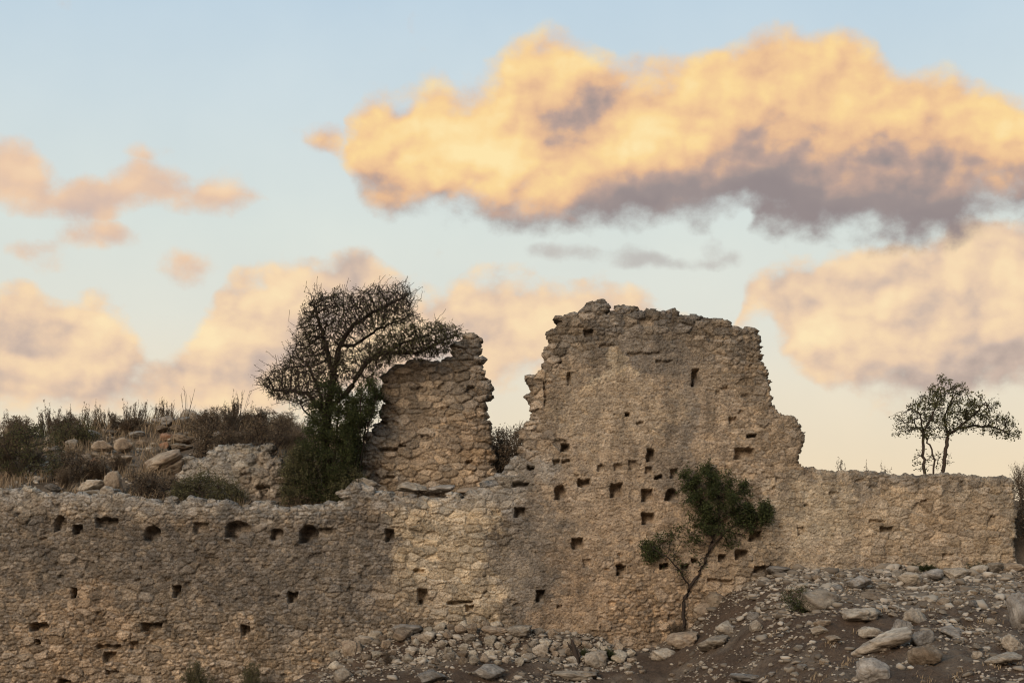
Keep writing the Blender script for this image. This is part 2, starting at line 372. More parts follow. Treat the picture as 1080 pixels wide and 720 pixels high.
BARK = plant_mat('dark_bark', (0.022, 0.016, 0.012), (0.060, 0.043, 0.032))
TWIG = plant_mat('thorn_twig', (0.035, 0.026, 0.02), (0.09, 0.065, 0.045))
LEAF_DARK = plant_mat('dark_green_leaf', (0.018, 0.025, 0.010), (0.075, 0.084, 0.030), 0.2)
LEAF_OLIVE = plant_mat('olive_leaf', (0.034, 0.036, 0.016), (0.135, 0.126, 0.055), 0.2)
LEAF_BROWN = plant_mat('brown_shrub_leaf', (0.060, 0.042, 0.028), (0.19, 0.138, 0.088), 0.15)
LEAF_GREEN = plant_mat('low_shrub_leaf', (0.044, 0.044, 0.021), (0.14, 0.125, 0.060), 0.2)
STRAW = plant_mat('dry_straw', (0.13, 0.092, 0.055), (0.36, 0.265, 0.165), 0.1)
STALK = plant_mat('dry_stalk', (0.06, 0.045, 0.034), (0.13, 0.098, 0.07))

# ------------------------------------------------------------------ terrain
def pl(x, pts):
    xs = [(a - 540) / 40.0 for a, _ in pts]; ys = [b for _, b in pts]
    return np.interp(x, xs, ys)
BASE = [(-600, -2.8), (0, -2.7), (300, -2.05), (360, -1.45), (400, -1.15), (450, -0.95), (540, -0.85), (600, -1.05), (650, -1.15), (690, -1.05), (725, -0.55), (765, 0.28), (800, 0.80), (830, 0.98), (1070, 1.0), (1200, 1.1), (1800, 1.4)]
WTOP = [(-600, 3.0), (0, 2.95), (140, 2.7), (300, 2.45), (360, 2.6), (520, 2.75), (600, 2.9), (850, 3.2), (1000, 3.15), (1100, 2.9), (1300, 2.8)]
CREST = [(-600, 4.6), (-100, 5.2), (0, 5.15), (80, 5.35), (180, 5.55), (215, 5.6), (260, 5.4), (300, 5.3), (380, 4.9), (470, 4.3), (540, 3.9), (640, 3.4), (850, 3.25), (1000, 3.2), (1100, 2.9), (1300, 2.8)]
def terrain(x, y):
    x = np.asarray(x, float); y = np.asarray(y, float)
    zf = pl(x, BASE) - 0.20 * (45 - y)
    zf = zf + .45 * sst(-5.2, -4.0, x) * sst(3.2, 2.0, x) * sst(43.5, 44.6, y) - .12 * sst(-5.2, -4.0, x) * sst(3.2, 2.0, x)
    lo = np.interp(y, [0, 12, 28, 45], [-1.7, -1.8, -2.5, -3.0])
    d = np.clip(0.5 + 0.5 * (zf - lo) / 0.5, 0, 1)
    zf = lo * (1 - d) + zf * d + 0.5 * d * (1 - d)
    amp = np.clip((y - 20) / 14, 0.15, 1)
    zf = zf + amp * ((0.22 - .14 * sst(41, 44, y)) * fbm(x * .35, y * .35, 3, 3) + 0.10 * (1 - .4 * sst(43, 44.5, y)) * fbm(x * 1.5, y * 1.5, 5, 4) + 0.05 * fbm(x * 6, y * 6, 8, 2))
    t = np.clip((y - 46.0) / 6.0, 0, 1)
    xr = x * 46.0 / np.maximum(y, 30)     # spread the mound a little with distance
    zb = pl(xr, WTOP) * (1 - t) + pl(xr, CREST) * t
    zb = zb - 0.06 * np.clip(y - 53.5, 0, None) - 0.0 * x
    zb = zb + 0.14 * fbm(x * .8, y * .8, 21, 4) + 0.05 * fbm(x * 4, y * 4, 25, 2)
    zb = np.maximum(zb, -12 + 0.5 * fbm(x * .02, y * .02, 9, 3))
    k = sst(45.25, 45.85 + 2.2 * sst(13.15, 13.5, x), y)
    return zf * (1 - k) + zb * k
def tz(x, y): return float(terrain(np.array([x]), np.array([y]))[0])
def hit(px, py, y0=30.0, y1=45.0):
    """where the sight line through a picture point first meets the ground between two distances"""
    ys = np.arange(y0, y1, 0.02); xs = (px - 540) / F * ys; zs = (HY - py) / F * ys
    g = terrain(xs, ys); k = np.nonzero(g >= zs)[0]
    i = k[0] if len(k) else len(ys) - 1
    return Vector((xs[i], ys[i], g[i]))
def build_ground():
    def axis(segs):
        a = [np.array([segs[0][0]])]
        for lo, hi, st in segs: a.append(np.linspace(lo, hi, max(2, int(round((hi - lo) / st)) + 1))[1:])
        return np.concatenate(a)
    X = axis([(-2500, -300, 200), (-300, -60, 20), (-60, -18, 2), (-18, 18, 0.09), (18, 60, 2), (60, 300, 20), (300, 2500, 200)])
    Yv = axis([(-600, -60, 60), (-60, 0, 6), (0, 30, 1), (30, 45.0, 0.09), (45.0, 46, 0.09), (46, 55, 0.12), (55, 75, 1), (75, 200, 8), (200, 3000, 200)])
    gx, gy = np.meshgrid(X, Yv); gz = terrain(gx, gy)
    V = np.stack([gx, gy, gz], -1).reshape(-1, 3); nx, ny = len(X), len(Yv)
    i = np.arange(ny - 1)[:, None] * nx + np.arange(nx - 1)[None]
    Fq = np.stack([i, i + 1, i + nx + 1, i + nx], -1).reshape(-1, 4)
    x, y = V[:, 0], V[:, 1]
    front = np.array([0.088, 0.060, 0.041]); back = np.array([0.13, 0.096, 0.066]); pale = np.array([0.165, 0.130, 0.097])
    k = sst(44.9, 45.6, y)[:, None]
    c = front * (1 - k) + back * k
    g = (sst(0.0, 0.5, fbm(x * .5, y * .5, 41, 4)) * 0.55)[:, None]
    c = c * (1 - g) + pale * g
    # stony gravel bed under the right-hand wall
    gb = (sst(6, 9, x) * sst(38.5, 41.5, y) * sst(45.5, 44.5, y) * 0.75)[:, None]
    c = c * (1 - gb) + pale * gb
    tag(obj('ground', mesh_np('ground', V, Fq, [SOIL], True, c)), kind='structure')
build_ground()

# ------------------------------------------------------------------ masonry
def poly_sdf(x, z, poly):
    best = np.full(x.shape, 1e9); vx = np.zeros(x.shape); vz = np.zeros(x.shape)
    for i in range(len(poly)):
        (a0, b0), (a1, b1) = poly[i], poly[(i + 1) % len(poly)]
        dx_, dz_ = a1 - a0, b1 - b0; L = dx_ * dx_ + dz_ * dz_ + 1e-12
        t_ = np.clip(((x - a0) * dx_ + (z - b0) * dz_) / L, 0, 1); ex = a0 + t_ * dx_ - x; ez = b0 + t_ * dz_ - z; d = np.hypot(ex, ez)
        k = d < best; best = np.where(k, d, best); vx = np.where(k, ex / (d + 1e-9), vx); vz = np.where(k, ez / (d + 1e-9), vz)
    return np.where(pip(x, z, poly), best, -best), np.stack([vx, vz])
def masonry(polypx, Y, dx, wA, hA, wB, hB, seed, holes, albedo, regions=None, thick=0.9, amp=(0.055, 0.036), rnd=0.12, macro=0.06, crisp=None):
    """stone wall as a dense sheet: stones are real relief, its broken outline follows whole stones"""
    poly = [((a - 540) / F * Y, (HY - b) / F * Y) for a, b in polypx]
    px = np.array(poly)
    x0, z0 = px.min(0) - 0.3; x1, z1 = px.max(0) + 0.3
    nx = int((x1 - x0) / dx) + 1; nz = int((z1 - z0) / dx) + 1
    gx, gz = np.meshgrid(x0 + np.arange(nx) * dx, z0 + np.arange(nz) * dx)
    pre = pip(gx, gz, poly)                       # rough mask, grown by dilation
    for _ in range(int(0.3 / dx)):
        q = pre.copy(); q[1:] |= pre[:-1]; q[:-1] |= pre[1:]; q[:, 1:] |= pre[:, :-1]; q[:, :-1] |= pre[:, 1:]; pre = q
    idx = np.nonzero(pre.ravel())[0]
    x = gx.ravel()[idx]; z = gz.ravel()[idx]
    wx = x + 0.05 * fbm(x * 3.1, z * 3.1, seed + 3, 3) + 0.012 * vnoise(x * 19, z * 19, seed + 4)
    wz = z + 0.05 * fbm(x * 2.3 + 9, z * 3.1, seed + 5, 3) + 0.012 * vnoise(x * 19, z * 19, seed + 6)
    def vor(w, h, sd, need_out):
        asp = (h / w) ** 0.75
        j0 = np.floor(wz / h).astype(np.int64)
        f1 = np.full(x.shape, 1e9); f2 = f1.copy(); s1 = np.zeros((2,) + x.shape); s2 = s1.copy(); rid = np.zeros(x.shape); inc = np.zeros(x.shape, bool)
        outd = np.full(x.shape, 1e9); outv = np.zeros((2,) + x.shape)
        cand = []
        for dj in (-2, -1, 0, 1, 2):
            j = j0 + dj
            off = hsh(j, j * 0 + 7, sd) * w
            i0 = np.floor((wx + off) / w).astype(np.int64)
            for di in ((-2, -1, 0, 1, 2) if abs(dj) < 2 else (-1, 0, 1)):
                i = i0 + di
                cx = (i + .5 + .75 * (hsh(i, j, sd + 1) - .5)) * w - off; cz = (j + .5 + .55 * (hsh(i, j, sd + 2) - .5)) * h
                d = np.hypot((wx - cx) * asp, wz - cz)
                r = hsh(i, j, sd + 3)
                n1 = d < f1
                f2n = np.where(n1, f1, np.where(d < f2, d, f2))
                s2 = np.where(n1, s1, np.where((d < f2) & ~n1, np.stack([cx, cz]), s2)); f2 = f2n
                s1 = np.where(n1, np.stack([cx, cz]), s1); rid = np.where(n1, r, rid)
                if need_out:
                    ins = pip(cx, cz, poly); inc = np.where(n1, ins, inc); cand.append((cx, cz, d, ins))
                f1 = np.where(n1, d, f1)
        e = (f2 ** 2 - f1 ** 2) / (2 * np.hypot((s2[0] - s1[0]) * asp, s2[1] - s1[1]) + 1e-6)
        if need_out:
            for cx, cz, d, ins in cand:
                L = np.hypot((cx - s1[0]) * asp, cz - s1[1]) + 1e-6
                b = np.where(ins, 1e9, (d ** 2 - f1 ** 2) / (2 * L))
                k = b < outd; outd = np.where(k, b, outd)
                outv = np.where(k, np.stack([(cx - s1[0]) / L, (cz - s1[1]) / L]), outv)
        return e, rid, s1, inc, outd, outv
    eA, rA, sA, _, _, _ = vor(wA, hA, seed + 10, False)
    _, _, _, inc, outd, outv = vor(0.25, 0.12, seed + 20, True)
    eB, rB, sB, _, _, _ = vor(wB, hB, seed + 30, False)
    ppx = x / Y * F + 540; ppy = HY - z / Y * F   # for region maps given in picture pixels on this wall's own face
    mixA, smooth = regions(ppx, ppy, x, z) if regions else (np.full(x.shape, .5), np.zeros(x.shape))
    useA = (vnoise(sA[0] * 1.3, sA[1] * 1.3, seed + 50) * .9 + .5) < mixA
    e = np.where(useA, eA, eB); rid = np.where(useA, rA, rB); st = np.where(useA[None], sA, sB)
    r2 = (rid * 7.13) % 1; r3 = (rid * 13.7) % 1; r4 = (rid * 29.3) % 1
    prof = sst(0, 0.034, e + 0.010 * vnoise(x * 30, z * 30, seed + 60))
    am = np.where(useA, amp[0], amp[1]) * (1 - 0.96 * smooth)
    relief = am * prof * (0.55 + 0.9 * rid) + am * 0.9 * ((x - st[0]) * (r2 - .5) + (z - st[1]) * (r3 - .7)) * prof / 0.3
    relief += (0.010 - .005 * smooth) * fbm(x * 6, z * 14, seed + 70, 4, .7) + (0.010 + 0.004 * smooth) * vnoise(x * 15, z * 30, seed + 71)
    relief += macro * fbm(x * .5, z * .5, seed + 72, 3) + 0.010 * fbm(x * 1.6, z * 2.2, seed + 73, 3)
    crack = sst(0.07, 0.0, np.abs(fbm(x * .5, z * 4.2, seed + 76, 4, .6))) * sst(.25, .45, fbm(x * 1.2, z * 1.2, seed + 77, 2)); relief -= crack * 0.035 * (1 - .5 * smooth)
    # missing stones and eroded pits
    miss = (r4 < 0.05 * (1 - smooth)) & (prof > 0.3); relief -= miss * 0.10 * prof
    pit = sst(0.42, 0.60, fbm(x * 2.6, z * 5.0, seed + 80, 3)); relief -= pit * 0.022
    fis = sst(0.055, 0.0, np.abs(fbm(x * 2.2, z * 7.5, seed + 83, 3, .55))) * sst(.18, .34, fbm(x * 2.5 + 3, z * 6, seed + 84, 2)); relief -= fis * .055
    hole = np.zeros(x.shape)
    hx = ppx + 1.5 * vnoise(x * 5, z * 5, seed + 90) + 0.5 * vnoise(x * 30, z * 30, seed + 92); hy = ppy + 1.5 * vnoise(x * 5 + 5, z * 5, seed + 91)
    for q in holes:
        cx, cy, w, h = q[:4]; dep = q[4] if len(q) > 4 else 0.4; arch = q[5] if len(q) > 5 else 0
        near = (abs(ppx - cx) < w + 8) & (abs(ppy - cy) < h + 8)
        a = np.abs(hx[near] - cx) / (w / 2); b = np.abs(hy[near] - cy) / (h / 2)
        m = np.maximum(a, b) if not arch else np.where(hy[near] < cy, np.hypot(a, b), np.maximum(a, b))
        v = dep * sst(1.12, 0.85, m)
        # a sloping broken sill at the foot of the hole, ragged on the right
        v *= 1 - 0.75 * sst(-0.3, 0.9, (hy[near] - cy) / (h / 2)) * sst(-.3, .8, (hx[near] - cx) / (w / 2) + .5)
        hole[near] = np.maximum(hole[near], v)
    col = albedo(ppx, ppy, x, z)
    tone = (0.62 + 0.72 * r2 ** 1.3)[:, None] * np.stack([1 + .10 * (r3 - .5), np.ones_like(r3), 1 - .16 * (r3 - .5)], -1)
    tone = 1 + (tone - 1) * (1 - 0.6 * smooth)[:, None]
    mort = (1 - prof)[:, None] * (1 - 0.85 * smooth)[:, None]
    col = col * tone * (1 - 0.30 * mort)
    y = Y - relief + hole
    if crisp is not None:
        cm, cd, cv = crisp(ppx, ppy, x, z)
        inc = np.where(cm, cd > 0, inc); outd = np.where(cm, cd, outd); outv = np.where(cm[None], cv, outv)
    keep = inc & (outd > -1)
    # rounding towards the broken edge
    dd = np.clip(outd, 0, rnd); y = y + rnd * 0.9 * (1 - np.sqrt(np.clip(1 - (1 - dd / rnd) ** 2, 0, 1)))
    gid = np.full(nx * nz, -1, np.int64); gid[idx[keep]] = np.arange(keep.sum())
    g2 = gid.reshape(nz, nx)
    a, b, c, d = g2[:-1, :-1], g2[:-1, 1:], g2[1:, 1:], g2[1:, :-1]
    ok = (a >= 0) & (b >= 0) & (c >= 0) & (d >= 0)
    Q = np.stack([a[ok], b[ok], c[ok], d[ok]], -1)
    used = np.zeros(keep.sum(), bool); used[Q.ravel()] = True
    V = np.stack([x[keep], y[keep], z[keep]], -1)
    # border edges: directed edges with no twin
    E = np.concatenate([Q[:, [0, 1]], Q[:, [1, 2]], Q[:, [2, 3]], Q[:, [3, 0]]])
    key = E[:, 0] * (len(V) + 1) + E[:, 1]; rk = E[:, 1] * (len(V) + 1) + E[:, 0]
    bd = E[~np.isin(key, rk)]
    bv = np.unique(bd)
    od = np.clip(outd[keep][bv], 0, 1.5 * dx); ov = outv[:, keep][:, bv].T
    near = (outd[keep][bv] < 2.5 * dx)[:, None]
    V[bv, 0] += (ov[:, 0] * od) * near[:, 0]; V[bv, 2] += (ov[:, 1] * od) * near[:, 0]
    C = col[keep]
    # sides and back
    newi = np.full(len(V), -1); newi[bv] = np.arange(len(bv))
    rings = []; cols = []; quads = []
    base_n = len(V); prev = bv; px_, pz_ = V[bv, 0].copy(), V[bv, 2].copy()
    depths = [0.07, 0.16, 0.28, 0.42, 0.60, thick]
    for k, dp in enumerate(depths):
        j = 0.06 * fbm(px_ * 4 + dp * 6, pz_ * 4 + dp * 9, seed + 95, 3) - (0.08 if k == len(depths) - 1 else 0) + 0.03 * (k < 3)
        rings.append(np.stack([px_ + ov[:, 0] * j, np.maximum(V[bv, 1] + dp * 0.3, Y + dp), pz_ + ov[:, 1] * j], -1)); cols.append(C[bv])
        cur = base_n + k * len(bv) + np.arange(len(bv))
        ia, ib = newi[bd[:, 0]], newi[bd[:, 1]]
        quads.append(np.stack([prev[ib], prev[ia], cur[ia], cur[ib]], -1)); prev = cur
    V = np.concatenate([V] + rings); C = np.concatenate([C] + cols)
    # back face, with the last ring as its border
    nb = len(V); back_map = np.arange(base_n) + nb
    back_map[bv] = base_n + (len(depths) - 1) * len(bv) + np.arange(len(bv))
    inner = np.ones(base_n, bool); inner[bv] = False
    Bv = V[:base_n].copy(); Bv[:, 1] = Y + thick + 0.05 * fbm(Bv[:, 0] * 3, Bv[:, 2] * 3, seed + 99, 2)
    V = np.concatenate([V, Bv]); C = np.concatenate([C, C[:base_n]])
    QB = back_map[Q][:, ::-1]
    return V, Q, np.concatenate(quads), QB, C

def compact(V, Fq, C):
    u, inv = np.unique(Fq.ravel(), return_inverse=True)
    return V[u], inv.reshape(-1, 4), C[u]

def blobmix(base, blobs, px, py, x, z, seed):
    """base colour with big soft ragged patches of other stone and weathering"""
    c = np.ones((len(px), 3)) * np.array(base)
    n1 = 20 * fbm(x * .9, z * .9, seed, 5, .68); n2 = 20 * fbm(x * .9 + 40, z * .9, seed + 1, 5, .68)
    for cx, cy, rx, ry, col, w in blobs:
        d = np.hypot((px + n1 - cx) / rx, (py + n2 - cy) / ry)
        k = (w * sst(1.10, 0.78, d))[:, None]
        c = c * (1 - k) + np.array(col) * k
    return c
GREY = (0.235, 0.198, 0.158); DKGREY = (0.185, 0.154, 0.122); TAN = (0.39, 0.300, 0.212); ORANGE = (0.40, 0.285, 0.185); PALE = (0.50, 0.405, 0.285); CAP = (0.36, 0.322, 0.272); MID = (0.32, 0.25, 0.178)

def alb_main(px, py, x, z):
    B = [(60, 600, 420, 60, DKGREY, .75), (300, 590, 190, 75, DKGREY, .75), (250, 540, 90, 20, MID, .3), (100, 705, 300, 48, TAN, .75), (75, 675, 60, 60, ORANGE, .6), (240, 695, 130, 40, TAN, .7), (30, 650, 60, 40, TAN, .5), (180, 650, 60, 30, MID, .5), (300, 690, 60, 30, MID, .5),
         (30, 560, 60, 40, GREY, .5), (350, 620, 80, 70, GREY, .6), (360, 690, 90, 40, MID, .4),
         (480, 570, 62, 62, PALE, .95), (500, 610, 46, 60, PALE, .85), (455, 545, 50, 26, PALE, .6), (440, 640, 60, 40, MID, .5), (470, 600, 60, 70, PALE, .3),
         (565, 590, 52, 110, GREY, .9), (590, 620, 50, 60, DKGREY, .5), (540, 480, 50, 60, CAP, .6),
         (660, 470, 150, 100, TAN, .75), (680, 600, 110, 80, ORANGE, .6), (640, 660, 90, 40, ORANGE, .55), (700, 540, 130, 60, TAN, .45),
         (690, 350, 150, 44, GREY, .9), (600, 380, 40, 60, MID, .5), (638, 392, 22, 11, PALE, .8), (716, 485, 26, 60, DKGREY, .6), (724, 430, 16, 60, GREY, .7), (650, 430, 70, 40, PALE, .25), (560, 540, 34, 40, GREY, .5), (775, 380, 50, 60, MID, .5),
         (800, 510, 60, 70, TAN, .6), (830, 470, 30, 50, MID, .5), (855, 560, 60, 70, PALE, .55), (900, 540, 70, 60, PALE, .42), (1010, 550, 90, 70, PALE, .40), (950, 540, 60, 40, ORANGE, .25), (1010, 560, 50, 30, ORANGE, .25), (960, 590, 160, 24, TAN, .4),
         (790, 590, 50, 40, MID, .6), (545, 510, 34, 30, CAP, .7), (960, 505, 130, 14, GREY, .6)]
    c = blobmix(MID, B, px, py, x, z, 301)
    top = np.interp(px, [-60, 145, 300, 360, 370, 530, 545], [518, 526, 533, 530, 515, 524, 524])
    k = (sst(26, 3, py - top + 10 * fbm(x * 2, z * 2, 333, 3)) * (px < 545) * .75)[:, None]
    c = c * (1 - k) + np.array(CAP) * k
    # rain streaks: narrow darker runs that hang from the wall head
    s = sst(.12, .5, fbm(x * 1.3, z * .35, 350, 4, .6)) * .20
    s2 = sst(.1, .6, fbm(x * 3, z * 1.3, 360, 4, .65)) * .16
    return c * (1 - s - s2)[:, None]
def reg_main(px, py, x, z):
    mixA = np.full(x.shape, 0.25)
    smooth = np.zeros(x.shape)
    n = 14 * fbm(x * 1.2, z * 1.2, 401, 3)
    def b(cx, cy, rx, ry): return sst(1.2, .75, np.hypot((px + n - cx) / rx, (py + n - cy) / ry))
    mixA += .55 * np.maximum.reduce([b(575, 400, 32, 130), b(480, 580, 70, 70), b(990, 550, 110, 60), b(545, 500, 50, 40), b(790, 600, 60, 30)])
    mixA += .35 * b(690, 345, 140, 30)
    smooth = np.maximum.reduce([.85 * b(680, 430, 110, 80), .8 * b(650, 520, 110, 70), .75 * b(590, 600, 60, 90), .6 * b(720, 560, 90, 60), .75 * b(870, 550, 70, 60), .5 * b(990, 550, 110, 60), .35 * b(100, 525, 600, 14), .5 * b(800, 470, 50, 60), .35 * b(480, 590, 60, 60), .3 * b(200, 600, 380, 50)])
    return mixA, np.clip(smooth, 0, .92)
MAIN = [(-70, 515), (0, 514), (30, 515), (60, 520), (90, 519), (115, 516), (135, 523), (145, 526), (170, 527), (200, 528), (240, 529), (255, 534), (275, 531), (300, 534), (340, 532), (358, 529), (361, 520), (368, 513), (385, 512), (395, 518), (415, 523), (430, 524), (470, 523), (500, 521), (505, 515),
        (520, 508), (528, 500), (535, 490), (542, 482), (548, 473), (552, 462), (553, 450), (560, 443), (561, 437), (557, 425), (559, 412), (560, 399), (566, 395), (574, 386), (570, 378), (577, 370), (579, 355), (588, 345), (591, 332),
        (606, 331), (618, 330), (620, 321), (630, 319), (640, 321), (645, 327), (655, 324), (665, 324), (672, 328), (690, 325), (705, 328), (722, 330), (740, 331), (745, 338), (765, 341), (783, 343), (794, 349), (802, 357), (801, 368), (803, 378), (809, 392), (811, 405), (813, 412), (814, 428), (820, 436), (836, 440), (844, 447), (848, 462), (845, 478), (839, 488),
        (850, 493), (880, 496), (910, 498), (940, 499), (960, 501), (1000, 500), (1020, 501), (1040, 503), (1060, 502), (1072, 507), (1073, 520), (1070, 535), (1072, 560), (1069, 590), (1070, 650), (840, 700), (700, 740), (-70, 770)]
HOLES = [(64, 552, 13, 15, .3, 1), (83, 558, 10, 9), (113, 551, 22, 10, .35), (161, 562, 15, 15, .4, 1), (212, 557, 15, 12, .22), (251, 558, 26, 17, .45, 1), (292, 563, 13, 12, .3, 1), (326, 563, 19, 18, .55, 1), (344, 562, 20, 10, .2), (411, 565, 9, 13),
         (78, 625, 6, 11), (187, 624, 9, 13), (309, 630, 10, 11), (446, 629, 10, 15), (570, 628, 9, 13), (41, 661, 17, 9), (160, 661, 20, 9), (157, 666, 8, 8), (259, 665, 8, 11), (141, 681, 8, 9, .2), (115, 682, 24, 5, .25), (116, 692, 12, 10, .3), (40, 677, 5, 6), (68, 719, 14, 4), (118, 709, 12, 4, .2),
         (548, 540, 11, 10), (442, 602, 12, 4, .2), (485, 635, 26, 4, .3), (495, 641, 8, 6, .3),
         (733, 398, 8, 18), (621, 352, 9, 8, .25), (596, 472, 9, 9), (587, 487, 8, 6, .25), (597, 486, 7, 5, .25), (634, 493, 7, 6, .15), (652, 492, 9, 7, .15), (686, 480, 8, 13), (667, 490, 7, 10, .15), (684, 496, 6, 8, .2), (695, 503, 8, 4), (711, 499, 7, 10, .25), (661, 437, 5, 4), (675, 446, 8, 3, .15),
         (773, 443, 8, 6, .2), (792, 460, 10, 4), (785, 478, 18, 11, .35), (591, 519, 11, 15, .4, 1), (616, 509, 12, 8), (650, 517, 12, 15), (683, 522, 12, 13), (709, 522, 14, 12, .4, 1), (683, 547, 12, 12), (609, 573, 12, 11), (655, 601, 9, 11), (619, 594, 9, 9, .12),
         (797, 565, 12, 10), (782, 585, 13, 9), (762, 588, 7, 7, .3), (700, 597, 9, 6), (722, 598, 8, 6), (733, 591, 7, 6), (680, 373, 34, 4, .12), (640, 365, 16, 3, .12), (700, 381, 18, 3, .12), (590, 640, 6, 4, .15), (560, 493, 8, 4, .3), (549, 511, 16, 5, .3),
         (845, 560, 6, 8, .12), (935, 558, 12, 6, .22), (925, 550, 16, 3, .15), (975, 528, 7, 3, .12), (880, 520, 10, 3, .1), (1000, 585, 12, 3, .12), (775, 540, 9, 8, .25), (805, 600, 18, 6, .3), (760, 612, 26, 4, .2), (600, 400, 4, 14, .2), (575, 415, 3, 26, .15)]
def crisp_main(px, py, x, z):
    n = .045 * fbm(x * 2.2, z * .1, 811, 4, .6)
    zt = np.interp(px, [840, 850, 880, 910, 960, 1000, 1020, 1040, 1060, 1076], [140 / 40 + .15, 147 / 40, 144 / 40, 142 / 40, 139.5 / 40, 140 / 40, 139 / 40, 137 / 40, 138 / 40, 133 / 40]) * 45 / 45 + n
    zq = np.floor((z + .04 * vnoise(x * 3, z * 3, 812)) / .26)
    xr = 13.27 + .10 * (hsh(zq.astype(np.int64), zq.astype(np.int64) * 0, 813) - .5) + .02 * vnoise(z * 8, x * 8, 814) - .12 * sst(3.2, 3.5, z)
    a = zt - z; b = xr - x
    m = px > 854; cd = np.minimum(a, b); cv = np.where(a < b, np.stack([0 * x, 0 * x + 1]), np.stack([0 * x + 1, 0 * x]))
    f = (px > 797) & ~m & (py < 520)              # the eroded right flank of the tall wall
    poly = [((a_ - 540) / 40, (HY - b_) / 40) for a_, b_ in MAIN]
    xx = x[f] + .07 * fbm(x[f] * 4, z[f] * 7, 821, 4, .65); zz = z[f] + .05 * fbm(x[f] * 5 + 7, z[f] * 5, 822, 4, .65)
    sd_, sv = poly_sdf(xx, zz, poly); cd[f] = sd_; cv[:, f] = sv
    return m | f, cd, cv
def build_main():
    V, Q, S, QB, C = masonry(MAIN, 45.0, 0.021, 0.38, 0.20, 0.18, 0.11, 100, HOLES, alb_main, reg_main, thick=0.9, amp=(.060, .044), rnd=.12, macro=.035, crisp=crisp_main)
    allq = np.concatenate([Q, S, QB])
    cx = V[allq].mean(1)[:, 0]
    root = empty('ruined_wall', (0, 45, 0)); tag(root, 'long ruined rubble stone wall with a tall broken tower section and rows of square beam holes', 'ruined wall')
    xa, xb = (530 - 540) / 40, (842 - 540) / 40
    jag = 0.0
    for nm, m, lab in (('low_wall', cx < xa, 'low grey brown wall section with rounded pale cap'), ('tower_wall', (cx >= xa) & (cx < xb), 'tall broken wall section with many beam holes'), ('boundary_wall', cx >= xb, 'level topped pale yellow wall section')):
        v, f, c = compact(V, allq[m], C)
        v = v - np.array([0, 45, 0])
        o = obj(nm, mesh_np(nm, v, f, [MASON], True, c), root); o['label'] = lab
build_main()

def simple_alb(base, blobs, seed):
    def f(px, py, x, z):
        c = blobmix(base, blobs, px, py, x, z, seed)
        s = sst(.1, .5, fbm(x * 2., z * .8, seed + 9, 4, .6)) * .18
        return c * (1 - s)[:, None]
    return f
def build_fragment():
    poly = [(405, 393), (415, 386), (425, 383), (432, 380), (450, 381), (465, 382), (475, 378), (478, 370), (480, 362), (488, 358), (497, 354), (507, 353), (508, 362), (504, 372), (506, 385), (510, 392), (517, 408), (510, 425), (512, 437), (511, 447), (514, 460), (516, 475), (518, 495), (520, 520), (520, 575), (375, 575), (374, 515), (386, 497), (381, 482), (384, 465), (394, 455), (402, 440), (405, 420), (404, 405)]
    Y = 47.4
    holes = [(409, 474, 20, 4, .3), (402, 447, 14, 4, .2), (425, 470, 8, 3, .2), (497, 410, 8, 8, .2, 1), (440, 410, 14, 3, .12), (410, 503, 12, 4, .15), (495, 487, 6, 4, .2), (470, 430, 10, 3, .1), (448, 460, 8, 3, .12)]
    def reg(px, py, x, z):
        return np.full(x.shape, .75), np.clip(sst(60, 20, np.hypot(px - 450, (py - 460) * .8)) * .35, 0, .9)
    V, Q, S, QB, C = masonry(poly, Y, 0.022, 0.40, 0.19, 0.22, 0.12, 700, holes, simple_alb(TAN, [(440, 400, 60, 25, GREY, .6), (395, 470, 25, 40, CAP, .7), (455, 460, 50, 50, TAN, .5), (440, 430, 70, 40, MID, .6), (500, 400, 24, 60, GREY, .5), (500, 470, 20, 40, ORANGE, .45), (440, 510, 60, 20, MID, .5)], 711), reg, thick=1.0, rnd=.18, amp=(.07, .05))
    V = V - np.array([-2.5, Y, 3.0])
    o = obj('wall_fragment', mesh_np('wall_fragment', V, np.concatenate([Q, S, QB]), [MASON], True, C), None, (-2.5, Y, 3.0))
    tag(o, 'separate standing wall fragment with a small horn of stones at its top right', 'ruined wall')
    # low heap of masonry left of the thorn tree
    poly = [(189, 560), (189, 503), (193, 490), (200, 483), (212, 481), (225, 472), (240, 468), (262, 468), (282, 470), (292, 480), (301, 500), (303, 525), (301, 560)]
    Y = 46.9
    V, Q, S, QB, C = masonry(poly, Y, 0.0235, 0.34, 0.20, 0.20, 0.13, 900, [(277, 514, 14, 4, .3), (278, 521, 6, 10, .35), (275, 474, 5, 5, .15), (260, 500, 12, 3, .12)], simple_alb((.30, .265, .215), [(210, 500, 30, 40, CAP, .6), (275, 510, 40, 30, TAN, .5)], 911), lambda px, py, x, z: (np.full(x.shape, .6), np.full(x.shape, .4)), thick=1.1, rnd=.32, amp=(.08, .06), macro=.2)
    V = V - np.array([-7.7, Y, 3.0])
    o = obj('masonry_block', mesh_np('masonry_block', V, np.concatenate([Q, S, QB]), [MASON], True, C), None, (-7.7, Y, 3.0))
    tag(o, 'rounded block of fallen masonry behind the low wall, left of the thorn tree', 'masonry block')
build_fragment()

